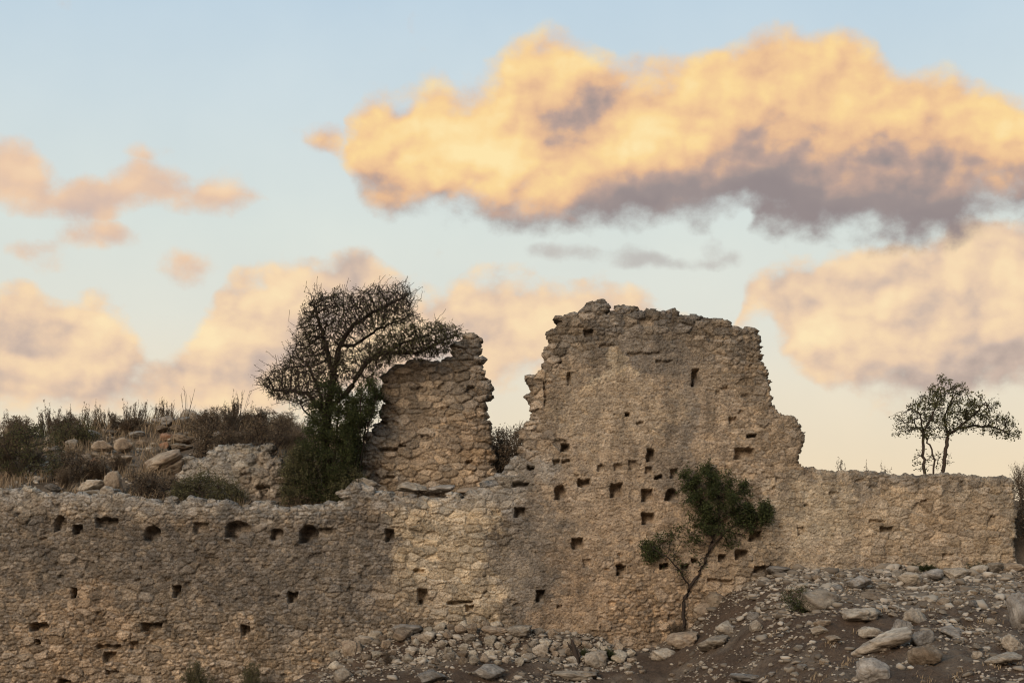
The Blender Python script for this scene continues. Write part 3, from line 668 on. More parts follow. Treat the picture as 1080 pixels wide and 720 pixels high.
# ------------------------------------------------------------------ stones
def rock_mesh(seed, sub=3, flat=1.0, rough=0.06, cuts=16):
    rs = np.random.RandomState(seed)
    import bmesh
    bm = bmesh.new(); bmesh.ops.create_icosphere(bm, subdivisions=sub + 1, radius=1.0)
    v = np.array([q.co[:] for q in bm.verts]); f = np.array([[q.index for q in g.verts] for g in bm.faces]); bm.free()
    n = rs.normal(size=(cuts, 3)); n[:, 2] *= flat; n /= np.linalg.norm(n, axis=1)[:, None]
    d = rs.uniform(.50, .98, cuts)
    dt = v @ n.T
    r = np.where(dt > 0.05, d / np.maximum(dt, .05), 9)
    r.sort(axis=1); rr = np.minimum(r[:, 0], 1.15)
    rr = rr - 0.05 * np.exp(-(r[:, 1] - r[:, 0]) * 22)        # worn edges
    rr = rr + rough * fbm(v[:, 0] * 2.3 + v[:, 2], v[:, 1] * 2.3 - v[:, 2], seed, 4, .6) + rough * .5 * vnoise(v[:, 0] * 8 + v[:, 2] * 5, v[:, 1] * 8 - v[:, 2] * 5, seed + 5) + .03 * vnoise(v[:, 0] * 17 + v[:, 2] * 9, v[:, 1] * 17 - v[:, 2] * 9, seed + 6)
    v = v * rr[:, None]
    v /= np.abs(v).max(0)
    return v, f
ROCKS = [rock_mesh(1000 + i, 3, .8, .11, 13 + i % 6) for i in range(16)]
ROCKME = {}
def rock_me(i, m):
    k = (i, m.name)
    if k not in ROCKME:
        v, f = ROCKS[i]; ROCKME[k] = mesh_np('stone', v * .5, [], [m], True, None, f)
    return ROCKME[k]
rng = random.Random(5)
def stone(p, w, h, d=None, m=ROCK, label=None, group=None, tilt=0.0, sink=.22, i=None, name='stone', cat='stone', yaw=None):
    """w, h, d in metres; p where it rests"""
    o = bpy.data.objects.new(name, rock_me(rng.randrange(16) if i is None else i, m)); COL.objects.link(o)
    d = d or w * rng.uniform(.6, .9)
    o.scale = (w * 1.04, d, h * 1.12)
    o.location = (p[0], p[1], p[2] + h * (.5 - sink))
    o.rotation_euler = (rng.uniform(-.15, .15), tilt + rng.uniform(-.06, .06), rng.uniform(-.35, .35) if yaw is None else yaw)
    tag(o, label, cat, group); return o

# single stones one can point to: px, py (foot), width, height in picture pixels, tilt, material, label
BIG = [
 (865, 640, 44, 24, 0.0, ROCK, 'rounded pale boulder beside the dark cushion shrub on the slope'),
 (905, 652, 40, 13, -.05, ROCK, 'long flat pale slab lying on the bare soil below the boundary wall'),
 (935, 684, 68, 20, -.28, ROCK, 'longest grey slab leaning in the group of rocks on the lower right slope'),
 (949, 670, 26, 18, 0.1, ROCK_GREY, 'round grey rock behind the upper end of the long leaning slab'),
 (962, 658, 28, 17, 0.0, ROCK, 'pale rock at the top of the group of rocks on the lower right slope'),
 (920, 672, 30, 12, 0.05, ROCK, 'small flat rock just above the long leaning slab'),
 (978, 700, 36, 24, .25, ROCK_TAN, 'yellowish broken rock at the lower end of the long leaning slab'),
 (970, 680, 30, 20, 0.0, ROCK_GREY, 'rough grey rock in the middle of the group of rocks on the lower right slope'),
 (1002, 672, 38, 13, .2, ROCK_GREY, 'tapered flat grey rock right of the group of rocks on the lower right slope'),
 (917, 718, 36, 24, 0.0, ROCK_GREY, 'squat lichen spotted rock below the long leaning slab'),
 (1066, 685, 28, 22, 0.0, ROCK, 'knobbly pale rock near the right end of the slope'),
 (1060, 699, 40, 12, -.05, ROCK, 'low flat rock below the knobbly pale rock near the right end of the slope'),
 (1079, 658, 34, 40, 0.0, ROCK_GREY, 'large upright grey boulder at the far right end of the slope'),
 (961, 614, 24, 13, 0.0, ROCK, 'first pale block of the row of blocks at the foot of the boundary wall'),
 (984, 611, 26, 13, 0.0, ROCK_GREY, 'dark lichened square block in the row at the foot of the boundary wall'),
 (1010, 609, 28, 14, 0.0, ROCK, 'biggest pale block in the row at the foot of the boundary wall'),
 (1032, 606, 18, 11, 0.0, ROCK, 'small block right of the biggest pale block at the foot of the boundary wall'),
 (1048, 604, 24, 12, -.1, ROCK, 'tilted block near the right end of the row at the foot of the boundary wall'),
 (1072, 603, 26, 10, 0.0, ROCK_TAN, 'last low tan block of the row at the foot of the boundary wall'),
 (934, 621, 20, 9, 0.0, ROCK, 'flat stone on the soil left of the row of blocks'),
 (905, 620, 28, 12, 0.0, ROCK_GREY, 'bluish grey flat rock above the long pale slab'),
 (915, 632, 34, 9, 0.0, ROCK_TAN, 'low tan slab directly above the long flat pale slab'),
 (822, 604, 28, 9, 0.0, ROCK_GREY, 'grey stone lying against the foot of the wall right of the leafy tree'),
 (862, 612, 14, 8, 0.0, ROCK_TAN, 'small tan stone above the rounded pale boulder'),
 (868, 661, 22, 10, 0.0, ROCK_TAN, 'flat tan stone under the rounded pale boulder'),
 (864, 668, 18, 9, 0.0, ROCK, 'pale stone below the flat tan stone on the slope'),
 (879, 676, 16, 8, .1, ROCK_TAN, 'small brown stone left of the long leaning slab'),
 (764, 668, 22, 14, 0.0, ROCK, 'whitish rock right of the foot of the leafy tree'),
 (755, 682, 36, 14, -.15, ROCK, 'broad pale rock below the whitish rock on the slope'),
 (797, 664, 14, 13, 0.0, ROCK, 'small upright stone on the soil right of the whitish rock'),
 (722, 680, 34, 18, -.2, ROCK_TAN, 'large tan rock under the foot of the leafy tree'),
 (700, 694, 28, 14, 0.0, ROCK, 'pale angular rock left below the large tan rock'),
 (754, 625, 30, 22, -.3, ROCK_TAN, 'big tan block leaning at the wall foot right of the tree trunk'),
 (742, 640, 24, 16, -.2, ROCK_TAN, 'tan block on the slope right of the trunk of the leafy tree'),
 (630, 700, 26, 18, -.35, ROCK, 'pointed pale rock beside the black charred stump'),
 (788, 718, 34, 9, 0.0, ROCK_GREY, 'long bluish slab at the lower edge of the slope'),
 (490, 664, 0, 0, 0, None, ''),
 (550, 668, 26, 12, -.1, ROCK, 'yellowish slab on top of the right end of the rubble bank'),
 (524, 668, 30, 10, 0.0, ROCK_TAN, 'mossy tan slab on top of the rubble bank'),
 (432, 657, 34, 14, 0.0, ROCK_GREY, 'large bluish grey boulder at the top of the rubble bank against the wall'),
 (386, 680, 22, 12, 0.0, ROCK, 'pale square stone at the left end of the rubble bank'),
 (370, 690, 22, 18, 0.0, ROCK_TAN, 'brown squared block at the left end of the rubble bank'),
 (452, 676, 20, 12, 0.0, ROCK, 'bright oval stone in the middle of the rubble bank'),
 (424, 676, 20, 15, -.4, ROCK_TAN, 'tilted angular tan stone beneath the bluish boulder'),
 (558, 696, 14, 8, 0.0, ROCK, 'smooth oval pale stone low in the rubble bank'),
 (568, 690, 18, 14, 0.0, ROCK, 'squared pale stone beside the smooth oval one in the rubble bank'),
 (362, 716, 20, 16, 0.0, ROCK, 'lone pale stone below the left end of the rubble bank'),
 (516, 716, 30, 16, 0.0, ROCK_GREY, 'blue grey boulder at the bottom below the rubble bank'),
 (455, 718, 30, 12, 0.0, ROCK_GREY, 'grey flat boulder at the bottom left of the blue grey boulder'),
 (610, 716, 50, 12, 0.0, ROCK, 'long pale slab at the bottom below the pointed rock'),
]
for px, py, w, h, ti, m, lab in BIG:
    if not m: continue
    p = hit(px, py); s = p.y / F
    stone(p, w * s * 1.12, h * s * 1.18, None, m, lab, None, ti, .2)
# rubble bank against the wall: a heap of individual stones
def bank():
    spots = []
    tries = 0
    while len(spots) < 92 and tries < 9000:
        tries += 1
        px = rng.uniform(352, 668); t = rng.random()
        top = np.interp(px, [350, 400, 440, 560, 600, 670], [684, 664, 658, 664, 676, 688]); bot = np.interp(px, [350, 420, 600, 670], [706, 700, 702, 708])
        py = top + (bot - top) * t; r = rng.uniform(9, 16) * (1 if rng.random() < .75 else 1.35)
        if any(abs(px - a) < (r + c) * .40 and abs(py - b) < (r + c) * .24 for a, b, c in spots): continue
        if any(m and abs(px - a) < (w + r) * .42 and abs(py - h * .3 - b) < (h + r * .7) * .4 for a, b, w, h, _, m, _ in BIG): continue
        spots.append((px, py, r))
    for px, py, r in spots:
        p = hit(px, py, 34, 45); s = p.y / F
        stone(p, r * s, r * s * rng.uniform(.65, 1.0), None, rng.choice([ROCK, ROCK_PALE, ROCK_PALE, ROCK_TAN]), 'pale rough stone heaped in the rubble bank at the foot of the wall', 'stones of the rubble bank', rng.uniform(-.3, .3), .18)
bank()
def slope_stones():
    n = 0; spots = []
    while n < 98:
        k = rng.random()
        if k < .55: px, py = rng.uniform(880, 1078), rng.uniform(606, 650)
        elif k < .8: px, py = rng.uniform(740, 1078), rng.uniform(625, 719)
        else: px, py = rng.uniform(560, 760), rng.uniform(690, 719)
        if px < 800 and py < 690 - (px - 680) * .5 + 10: continue
        r = rng.uniform(6, 10) if rng.random() < .66 else rng.uniform(9, 18)
        if any(abs(px - a) < (r + c) * .45 and abs(py - b) < (r + c) * .25 for a, b, c in spots): continue
        if any(m and abs(px - a) < (w + r) * .5 and abs(py - h * .4 - b) < (h + r * .6) * .5 for a, b, w, h, _, m, _ in BIG): continue
        p = hit(px, py, 30, 45); s = p.y / F; spots.append((px, py, r)); n += 1
        stone(p, r * s, r * s * rng.uniform(.4, .7), None, rng.choice([ROCK, ROCK, ROCK_GREY, ROCK_TAN]), 'small loose stone scattered on the bare slope', 'loose stones on the bare slope', rng.uniform(-.2, .2), .32)
slope_stones()
def gravel():
    rs = np.random.RandomState(8)
    v0, f0 = rock_mesh(77, 0, .8, .05, 9)
    Vs = []; Fs = []; n = 0
    def strew(xs, ys, smin, smax, big):
        nonlocal n
        zs = terrain(xs, ys)
        for x, y, z in zip(xs, ys, zs):
            s = rs.uniform(smin, smax) * (1 if rs.rand() > big else (1.9 if rs.rand() < .7 else 2.8))
            a = rs.uniform(0, 6.28); c, q = math.cos(a), math.sin(a); w = v1 if s > .06 else v0
            v = w * np.array([s * rs.uniform(.9, 1.5), s, s * rs.uniform(.45, .85)])
            v = np.stack([v[:, 0] * c - v[:, 1] * q + x, v[:, 0] * q + v[:, 1] * c + y, v[:, 2] + z + s * .12], -1)
            Vs.append(v); Fs.append((f1 if s > .06 else f0) + n); n += len(v)
    v1, f1 = rock_mesh(78, 1, .8, .08, 12)
    xs = rs.uniform(-5.5, 14.5, 32000); ys = rs.uniform(31, 44.9, 32000)
    dn = fbm(xs * .45, ys * .45, 77, 3) * .9 + .28 + .85 * sst(6, 9, xs) * sst(39, 42, ys) + .4 * sst(43.2, 44.6, ys)
    k = rs.rand(len(xs)) < np.clip(dn, .05, 1.0); strew(xs[k], ys[k], .015, .05, .16)
    xs = rs.uniform(6.0, 14.5, 5200); ys = 45 - 5.5 * rs.rand(5200) ** 1.3; k = rs.rand(5200) < np.clip(.55 + fbm(xs * .8, ys * .8, 78, 3), .1, 1); strew(xs[k], ys[k], .03, .085, .10)
    xs = rs.uniform(-4.9, 3.2, 2600); ys = rs.uniform(43.0, 44.95, 2600); strew(xs, ys, .02, .055, .10)      # rubble bank
    xs = rs.uniform(-14, -1.0, 5200); ys = rs.uniform(46.1, 52.6, 5200)                                    # mound
    k = rs.rand(len(xs)) < np.clip(.35 + fbm(xs * .7, ys * .7, 79, 3), .05, 1); strew(xs[k], ys[k], .03, .08, .2)
    m, t, b = mat('gravel_stone')
    r = t.node('ShaderNodeNewGeometry').outputs['Random Per Island']
    t.put(b.inputs['Base Color'], t.ramp(r, [(0, (.10, .08, .06)), (.5, (.21, .172, .13)), (1, (.42, .36, .285))]))
    tag(obj('gravel', mesh_np('gravel', np.concatenate(Vs), [], [m], False, None, np.concatenate(Fs))), 'pale pebbles and stone chips strewn over the brown slope', 'gravel', kind='stuff')
gravel()

# stones of the mound behind the low wall
MB = [
 (97, 462, 28, 11, 0, ROCK_GREY, 'flat pale slab on the mound between the dark bush and the stacked slabs', 51.5),
 (75, 474, 14, 12, 0, ROCK, 'round pale rock in the brown scrub of the mound', 50.5),
 (110, 478, 26, 14, 0, ROCK_TAN, 'rounded tan rock on the mound under the flat pale slab', 50),
 (132, 478, 24, 18, 0, ROCK_TAN, 'big rounded rock low in the mound left of the stacked slabs', 50),
 (145, 461, 22, 9, 0, ROCK_GREY, 'thin grey slab near the skyline left of the stacked slabs', 51.5),
 (150, 470, 20, 8, 0, ROCK_TAN, 'small tan slab under the thin grey slab', 50.8),
 (126, 489, 28, 10, 0, ROCK_TAN, 'low brown ledge rock above the pointed rock heap', 49),
 (90, 488, 16, 11, 0, ROCK_TAN, 'brownish rock above and left of the pointed rock heap', 49),
 (101, 494, 14, 12, -.3, ROCK_RED, 'orange tinted stone above the pointed rock heap', 48.6),
 (82, 502, 14, 12, 0, ROCK_TAN, 'small brown rock left of the pointed rock heap', 48),
 (102, 519, 36, 14, -.35, ROCK, 'long pale rock sloping up to the pointed rock', 46.5),
 (120, 519, 30, 30, .5, ROCK_TAN, 'pointed pale rock standing behind the low wall', 46.4),
 (98, 523, 40, 8, 0, ROCK, 'flat pale stone on the low wall top under the pointed rock', 46.1),
 (170, 448, 28, 11, 0, ROCK_GREY, 'uppermost flat slab of the stacked slabs on the mound', 51.6),
 (190, 448, 22, 10, 0, ROCK_GREY, 'flat slab under the peaked stone on the skyline', 51.6),
 (199, 444, 28, 20, .25, ROCK, 'peaked pale stone standing on the skyline of the mound', 51.5),
 (171, 456, 16, 8, 0, ROCK_TAN, 'small squared block in the second course of stacked slabs', 51.2),
 (187, 455, 24, 9, 0, ROCK_TAN, 'long block in the second course of stacked slabs', 51.2),
 (174, 465, 16, 9, 0, ROCK_RED, 'reddish stone in the third course of stacked slabs', 50.9),
 (190, 466, 30, 11, 0, ROCK_TAN, 'long tan block in the third course of stacked slabs', 50.8),
 (172, 473, 12, 9, 0, ROCK_RED, 'small pinkish stone in the fourth course of stacked slabs', 50.4),
 (188, 474, 32, 9, -.1, ROCK_TAN, 'tan slab in the fourth course of stacked slabs', 50.3),
 (168, 497, 50, 18, -.5, ROCK_TAN, 'large tan bedrock slab dipping to the left on the mound', 49),
 (182, 500, 32, 16, -.5, ROCK_TAN, 'second tan bedrock slab right of the large dipping one', 48.6),
 (280, 458, 18, 5, 0, ROCK_GREY, 'thin pale stone on the mound beneath the thorn tree branches', 51),
 (311, 462, 18, 13, 0, ROCK_TAN, 'grey brown stone on the mound just left of the thorn tree crown', 50.5),
 (256, 462, 24, 9, 0, ROCK_TAN, 'low stone directly behind the rounded masonry block', 50.5),
 (230, 462, 14, 8, 0, ROCK_GREY, 'small grey stone in the scrub above the masonry block', 50.5),
 (12, 462, 24, 14, 0, ROCK_TAN, 'brown rock at the far left of the mound', 51),
 (55, 517, 24, 9, 0, ROCK_GREY, 'low grey stone on the low wall top left of the pointed rock', 46.1),
 (388, 519, 38, 16, 0, ROCK, 'rounded pale boulder on the wall top in front of the wall fragment', 46.1),
 (430, 519, 40, 12, 0, ROCK, 'low pale boulder on the wall top under the wall fragment', 46.2),
 (468, 519, 34, 10, 0, ROCK_GREY, 'grey boulder on the wall top right of the low pale boulder', 46.2),
 (500, 520, 40, 9, -.1, ROCK_TAN, 'flat tan rock on the wall top beside the stepped tower edge', 46.2),
 (284, 534, 30, 8, 0, ROCK, 'low rock at the foot of the masonry block', 46.0),
 (516, 510, 22, 9, -.3, ROCK, 'pale wedge rock at the top of the stepped tower edge', 46.2),
]
for px, py, w, h, ti, m, lab, Y in MB:
    c = P(px, py, Y); g = tz(c.x, c.y); s = Y / F
    # rest on the ground: walk along the sight line to where the ground is
    p = hit(px, py, 46.0, 53.0)
    if Y < 46.6: p = Vector((c.x, Y, max(g, c.z)))
    s = p.y / F
    stone(p, w * s, h * s, None, m, lab, None, ti, .1)
n = 0
while n < 18:
    px = rng.uniform(0, 330); py = rng.uniform(452, 512)
    p = hit(px, py, 46.2, 52.8); s = p.y / F; r = rng.uniform(5, 12)
    stone(p, r * s, r * s * .6, None, rng.choice([ROCK, ROCK_TAN, ROCK_TAN, ROCK_GREY]), 'half buried stone showing through the scrub of the mound', 'half buried stones of the mound', 0, .3); n += 1

# ------------------------------------------------------------------ plants
def tube_mesh(nodes, parent, rad, sides=5):
    """one mesh of a branching skeleton; thin side shoots start with their own radius"""
    nodes = np.asarray(nodes, float); parent = np.asarray(parent); rad = np.asarray(rad, float); n = len(nodes)
    kids = [[] for _ in range(n)]
    for i, p in enumerate(parent):
        if p >= 0: kids[p].append(i)
    main = [max(k, key=lambda c: rad[c]) if k else -1 for k in kids]
    d = np.zeros((n, 3))
    for i in range(n):
        if parent[i] >= 0: d[i] += nodes[i] - nodes[parent[i]]
        if main[i] >= 0: d[i] += nodes[main[i]] - nodes[i]
    d /= np.linalg.norm(d, axis=1)[:, None] + 1e-9
    up = np.where(np.abs(d[:, 2:3]) < .9, np.array([[0, 0, 1.]]), np.array([[1., 0, 0]]))
    u = np.cross(d, up); u /= np.linalg.norm(u, axis=1)[:, None] + 1e-9; w = np.cross(d, u)
    V = []; Fq = []; cnt = 0; ring = {}
    def addring(i, r, sd):
        nonlocal cnt
        a = np.arange(sd) * 2 * math.pi / sd
        V.append(nodes[i] + r * (np.cos(a)[:, None] * u[i] + np.sin(a)[:, None] * w[i])); cnt += sd
        return cnt - sd
    for i in range(n):
        if parent[i] < 0: ring[i] = (addring(i, rad[i], sides), sides); continue
        p = parent[i]; sd = sides if rad[i] > .012 else (4 if rad[i] > .006 else 3)
        if main[p] == i and ring.get(p, (0, 0))[1] == sd: a = ring[p][0]
        else:
            # own start ring, in the frame of the child
            aa = np.arange(sd) * 2 * math.pi / sd
            V.append(nodes[p] + min(rad[i] * 1.15, rad[p]) * (np.cos(aa)[:, None] * u[i] + np.sin(aa)[:, None] * w[i])); a = cnt; cnt += sd
        b = addring(i, rad[i], sd); ring[i] = (b, sd)
        k = np.arange(sd); Fq.append(np.stack([a + k, a + (k + 1) % sd, b + (k + 1) % sd, b + k], -1))
    return np.concatenate(V), np.concatenate(Fq)

def colonize(attr, limbs, D=0.12, di=0.9, dk=0.22, iters=160, bias=(0, 0, 0), seed=0):
    rs = np.random.RandomState(seed)
    N = []; Pn = []
    for limb in limbs:                     # each limb: points; first point joins the nearest node already there
        pts = [np.array(q, float) for q in limb]
        if N:
            dd = np.linalg.norm(np.array(N) - pts[0], axis=1); cur = int(dd.argmin())
        else: N.append(pts[0]); Pn.append(-1); cur = 0
        for a, b in zip(pts[:-1], pts[1:]):
            L = np.linalg.norm(b - a); m = max(1, int(L / D))
            for k in range(1, m + 1):
                q = a + (b - a) * k / m + rs.normal(size=3) * D * .16
                N.append(q); Pn.append(cur); cur = len(N) - 1
    A = np.array(attr, float); bias = np.array(bias, float)
    def dist(A, M):
        return np.sqrt(np.maximum((A * A).sum(1)[:, None] + (M * M).sum(1)[None] - 2 * A @ M.T, 0))
    d = dist(A, np.array(N)); near = d.argmin(1); dm = d.min(1)
    for it in range(iters):
        if not len(A): break
        act = np.nonzero(dm < di)[0]
        if not len(act):
            di *= 1.4; continue
        M = np.array(N); v = A[act] - M[near[act]]; v /= np.linalg.norm(v, axis=1)[:, None] + 1e-9
        S = np.zeros((len(N), 3)); np.add.at(S, near[act], v); g = np.unique(near[act])
        v = S[g] / np.linalg.norm(S[g], axis=1)[:, None] + bias + rs.normal(size=(len(g), 3)) * .22
        v /= np.linalg.norm(v, axis=1)[:, None] + 1e-9
        new = M[g] + v * D; k0 = len(N)
        N.extend(list(new)); Pn.extend(int(q) for q in g)
        d = dist(A, new); nd = d.min(1); ni = d.argmin(1) + k0
        k = nd < dm; near = np.where(k, ni, near); dm = np.where(k, nd, dm)
        keep = dm > dk; A, near, dm = A[keep], near[keep], dm[keep]
    return np.array(N), np.array(Pn)
def pipe(parent, tip=0.006, ex=2.2):
    n = len(parent); s = np.zeros(n); kids = np.zeros(n, int)
    for p in parent:
        if p >= 0: kids[p] += 1
    for i in range(n - 1, -1, -1):
        if kids[i] == 0: s[i] += tip ** ex
        if parent[i] >= 0: s[parent[i]] += s[i]
    return s ** (1 / ex), kids
def add_twigs(N, Pn, rad, rs, frac=.8, L=(.08, .25), nseg=2, up=.1, thin=.012, r=.004, fork=True):
    N = list(N); Pn = list(Pn); rad = list(rad); base = len(N)
    for i in range(base):
        if rad[i] < thin and rs.rand() < frac:
            for _ in range(1 + (rs.rand() < .5)):
                v = rs.normal(size=3); v[2] += up; p = Pn[i]
                if p >= 0:
                    t = np.array(N[i]) - np.array(N[p]); v = v / np.linalg.norm(v) + t / (np.linalg.norm(t) + 1e-9) * .7
                v /= np.linalg.norm(v); l = rs.uniform(*L); cur = i
                for k in range(nseg):
                    q = np.array(N[cur]) + v * l / nseg + rs.normal(size=3) * l * .08
                    N.append(q); Pn.append(cur); rad.append(r * (1 - .3 * k / nseg)); cur = len(N) - 1
                    if fork and rs.rand() < .5:
                        w = v + rs.normal(size=3) * .8; w /= np.linalg.norm(w)
                        N.append(np.array(N[cur]) + w * l * .4); Pn.append(cur); rad.append(r * .7)
    return np.array(N), np.array(Pn), np.array(rad)
def leaves_mesh(pos, size, rs, aspect=.5, drop=0.0):
    """folded pointed leaves (two triangles each side of the midrib)"""
    n = len(pos); a = rs.normal(size=(n, 3)); a[:, 2] -= drop; a /= np.linalg.norm(a, axis=1)[:, None]
    b = rs.normal(size=(n, 3)); b -= (a * b).sum(1)[:, None] * a; b /= np.linalg.norm(b, axis=1)[:, None] + 1e-9
    c = np.cross(a, b); s = rs.uniform(size[0], size[1], n)[:, None]
    p0 = pos; p2 = pos + a * s; p1 = pos + a * s * .5 + b * s * aspect * .5 + c * s * .12; p3 = pos + a * s * .5 - b * s * aspect * .5 + c * s * .12
    V = np.stack([p0, p1, p2, p3], 1).reshape(-1, 3)
    k = np.arange(n)[:, None] * 4
    T = np.concatenate([k + np.array([[0, 1, 2]]), k + np.array([[0, 2, 3]])])
    return V, T
def sample_poly(polys, Y, dy, n, rs):
    out = []
    for poly, frac in polys:
        pts = np.array(poly, float); lo, hi = pts.min(0), pts.max(0); m = int(n * frac); got = 0
        while got < m:
            q = rs.uniform(lo, hi, (m * 2, 2)); q = q[pip(q[:, 0], q[:, 1], poly)][:m - got]; got += len(q)
            w = (hi[1] - lo[1]) / 2 / F * Y
            yy = Y + np.clip(rs.normal(size=len(q)) * .5, -1, 1) * min(dy, max(.25, w * 1.1))
            out.append(np.stack([(q[:, 0] - 540) / F * Y, yy, (HY - q[:, 1]) / F * Y], -1))
    return np.concatenate(out)
def limb(pts, Y):
    return [((a - 540) / F * Y, Y + (c[0] if c else 0), (HY - b) / F * Y) for a, b, *c in pts]
def plant(name, label, cat, base, skel, bark, leafd=None, leafm=None, group=None, sides=6, pt='trunk', pc='crown'):
    N, Pn, rad = skel; base = np.array(base, float)
    root = empty(name, base); tag(root, label, cat, group)
    V, Fq = tube_mesh(N - base, Pn, rad, sides)
    obj(pt, mesh_np(pt, V, Fq, [bark], True), root)
    if leafd is not None:
        V, T = leafd; obj(pc, mesh_np(pc, V - base, [], [leafm], False, None, T), root)
    return root

def thorn_tree():
    Y = 46.85; rs = np.random.RandomState(3)
    polys = [([(322, 325), (335, 309), (352, 310), (372, 308), (395, 305), (430, 303), (437, 312), (433, 325), (444, 334), (430, 340), (405, 345), (385, 350), (365, 365), (345, 372), (328, 352), (325, 338)], .36),
             ([(376, 400), (385, 375), (402, 352), (430, 347), (455, 341), (478, 345), (489, 352), (478, 362), (462, 374), (440, 376), (415, 378), (398, 392), (388, 402)], .22),
             ([(272, 405), (285, 396), (305, 378), (315, 358), (330, 352), (345, 372), (362, 372), (360, 400), (345, 425), (330, 430), (305, 425), (285, 418)], .34),
             ([(350, 402), (356, 376), (372, 366), (392, 360), (386, 380), (372, 402)], .07),
             ([(322, 325), (335, 345), (350, 360), (330, 362), (312, 350), (316, 340)], .08)]
    A = sample_poly(polys, Y, .9, 9000, rs)
    limbs = [limb([(347, 560), (345, 500), (343, 460), (348, 420)], Y), limb([(348, 420), (352, 395), (358, 365), (370, 345), (395, 328), (425, 314)], Y), limb([(352, 395), (345, 372), (338, 345), (331, 322)], Y), limb([(346, 430), (362, 418), (374, 402), (386, 382), (404, 372), (440, 372), (470, 358), (484, 352)], Y),
             limb([(345, 440), (325, 415), (305, 412), (285, 411)], Y), limb([(343, 450), (338, 410, -.4), (325, 385, -.6)], Y), limb([(358, 365), (372, 362, .4), (395, 345, .5), (420, 335, .4)], Y), limb([(345, 470), (330, 440, .3), (318, 430, .4)], Y), limb([(404, 372), (425, 360, .3), (452, 350, .3)], Y)]
    N, Pn = colonize(A, limbs, .078, .7, .098, 75, (.04, 0, .03), 4)
    rad, kids = pipe(Pn, .0068, 2.6); rad = np.minimum(rad * 1.0, .17)
    N, Pn, rad = add_twigs(N, Pn, rad, rs, .6, (.07, .22), 2, .05, .016, .006)
    tips = np.setdiff1d(np.arange(len(N)), Pn); tips = tips[rs.rand(len(tips)) < .10]
    NN, PP, RR = list(N), list(Pn), list(rad)
    for i in tips:
        c0 = np.array([-.3, Y, (HY - 420) / F * Y]); v = N[i] - c0 - np.array([(345 - 540) / F * Y + .3, 0, 0]); v = v / np.linalg.norm(v) + rs.normal(size=3) * .35 + np.array([.15, 0, .1]); v /= np.linalg.norm(v); cur = i
        for k in range(4):
            NN.append(NN[cur] + v * rs.uniform(.05, .1) + rs.normal(size=3) * .012); PP.append(cur); RR.append(.0055); cur = len(NN) - 1
    N, Pn, rad = np.array(NN), np.array(PP), np.array(RR)
    # sparse small leaves, most on the right-hand boughs
    lp = N[(rad < .007)]; x = lp[:, 0] / Y * F + 540; z = HY - lp[:, 2] / Y * F
    pr = .28 + .5 * ((x > 390) & (z > 338)); k = rs.rand(len(lp)) < pr
    lq = lp[k]; lq = np.repeat(lq, 2, 0) + rs.normal(size=(2 * len(lq), 3)) * .03
    L = leaves_mesh(lq, (.03, .06), rs, .5)
    return plant('thorn_tree', 'wind bent bare thorn tree rising above the low wall beside the wall fragment', 'tree', limb([(347, 560)], Y)[0], (N, Pn, rad), BARK, L, LEAF_OLIVE, sides=7)
thorn_tree()

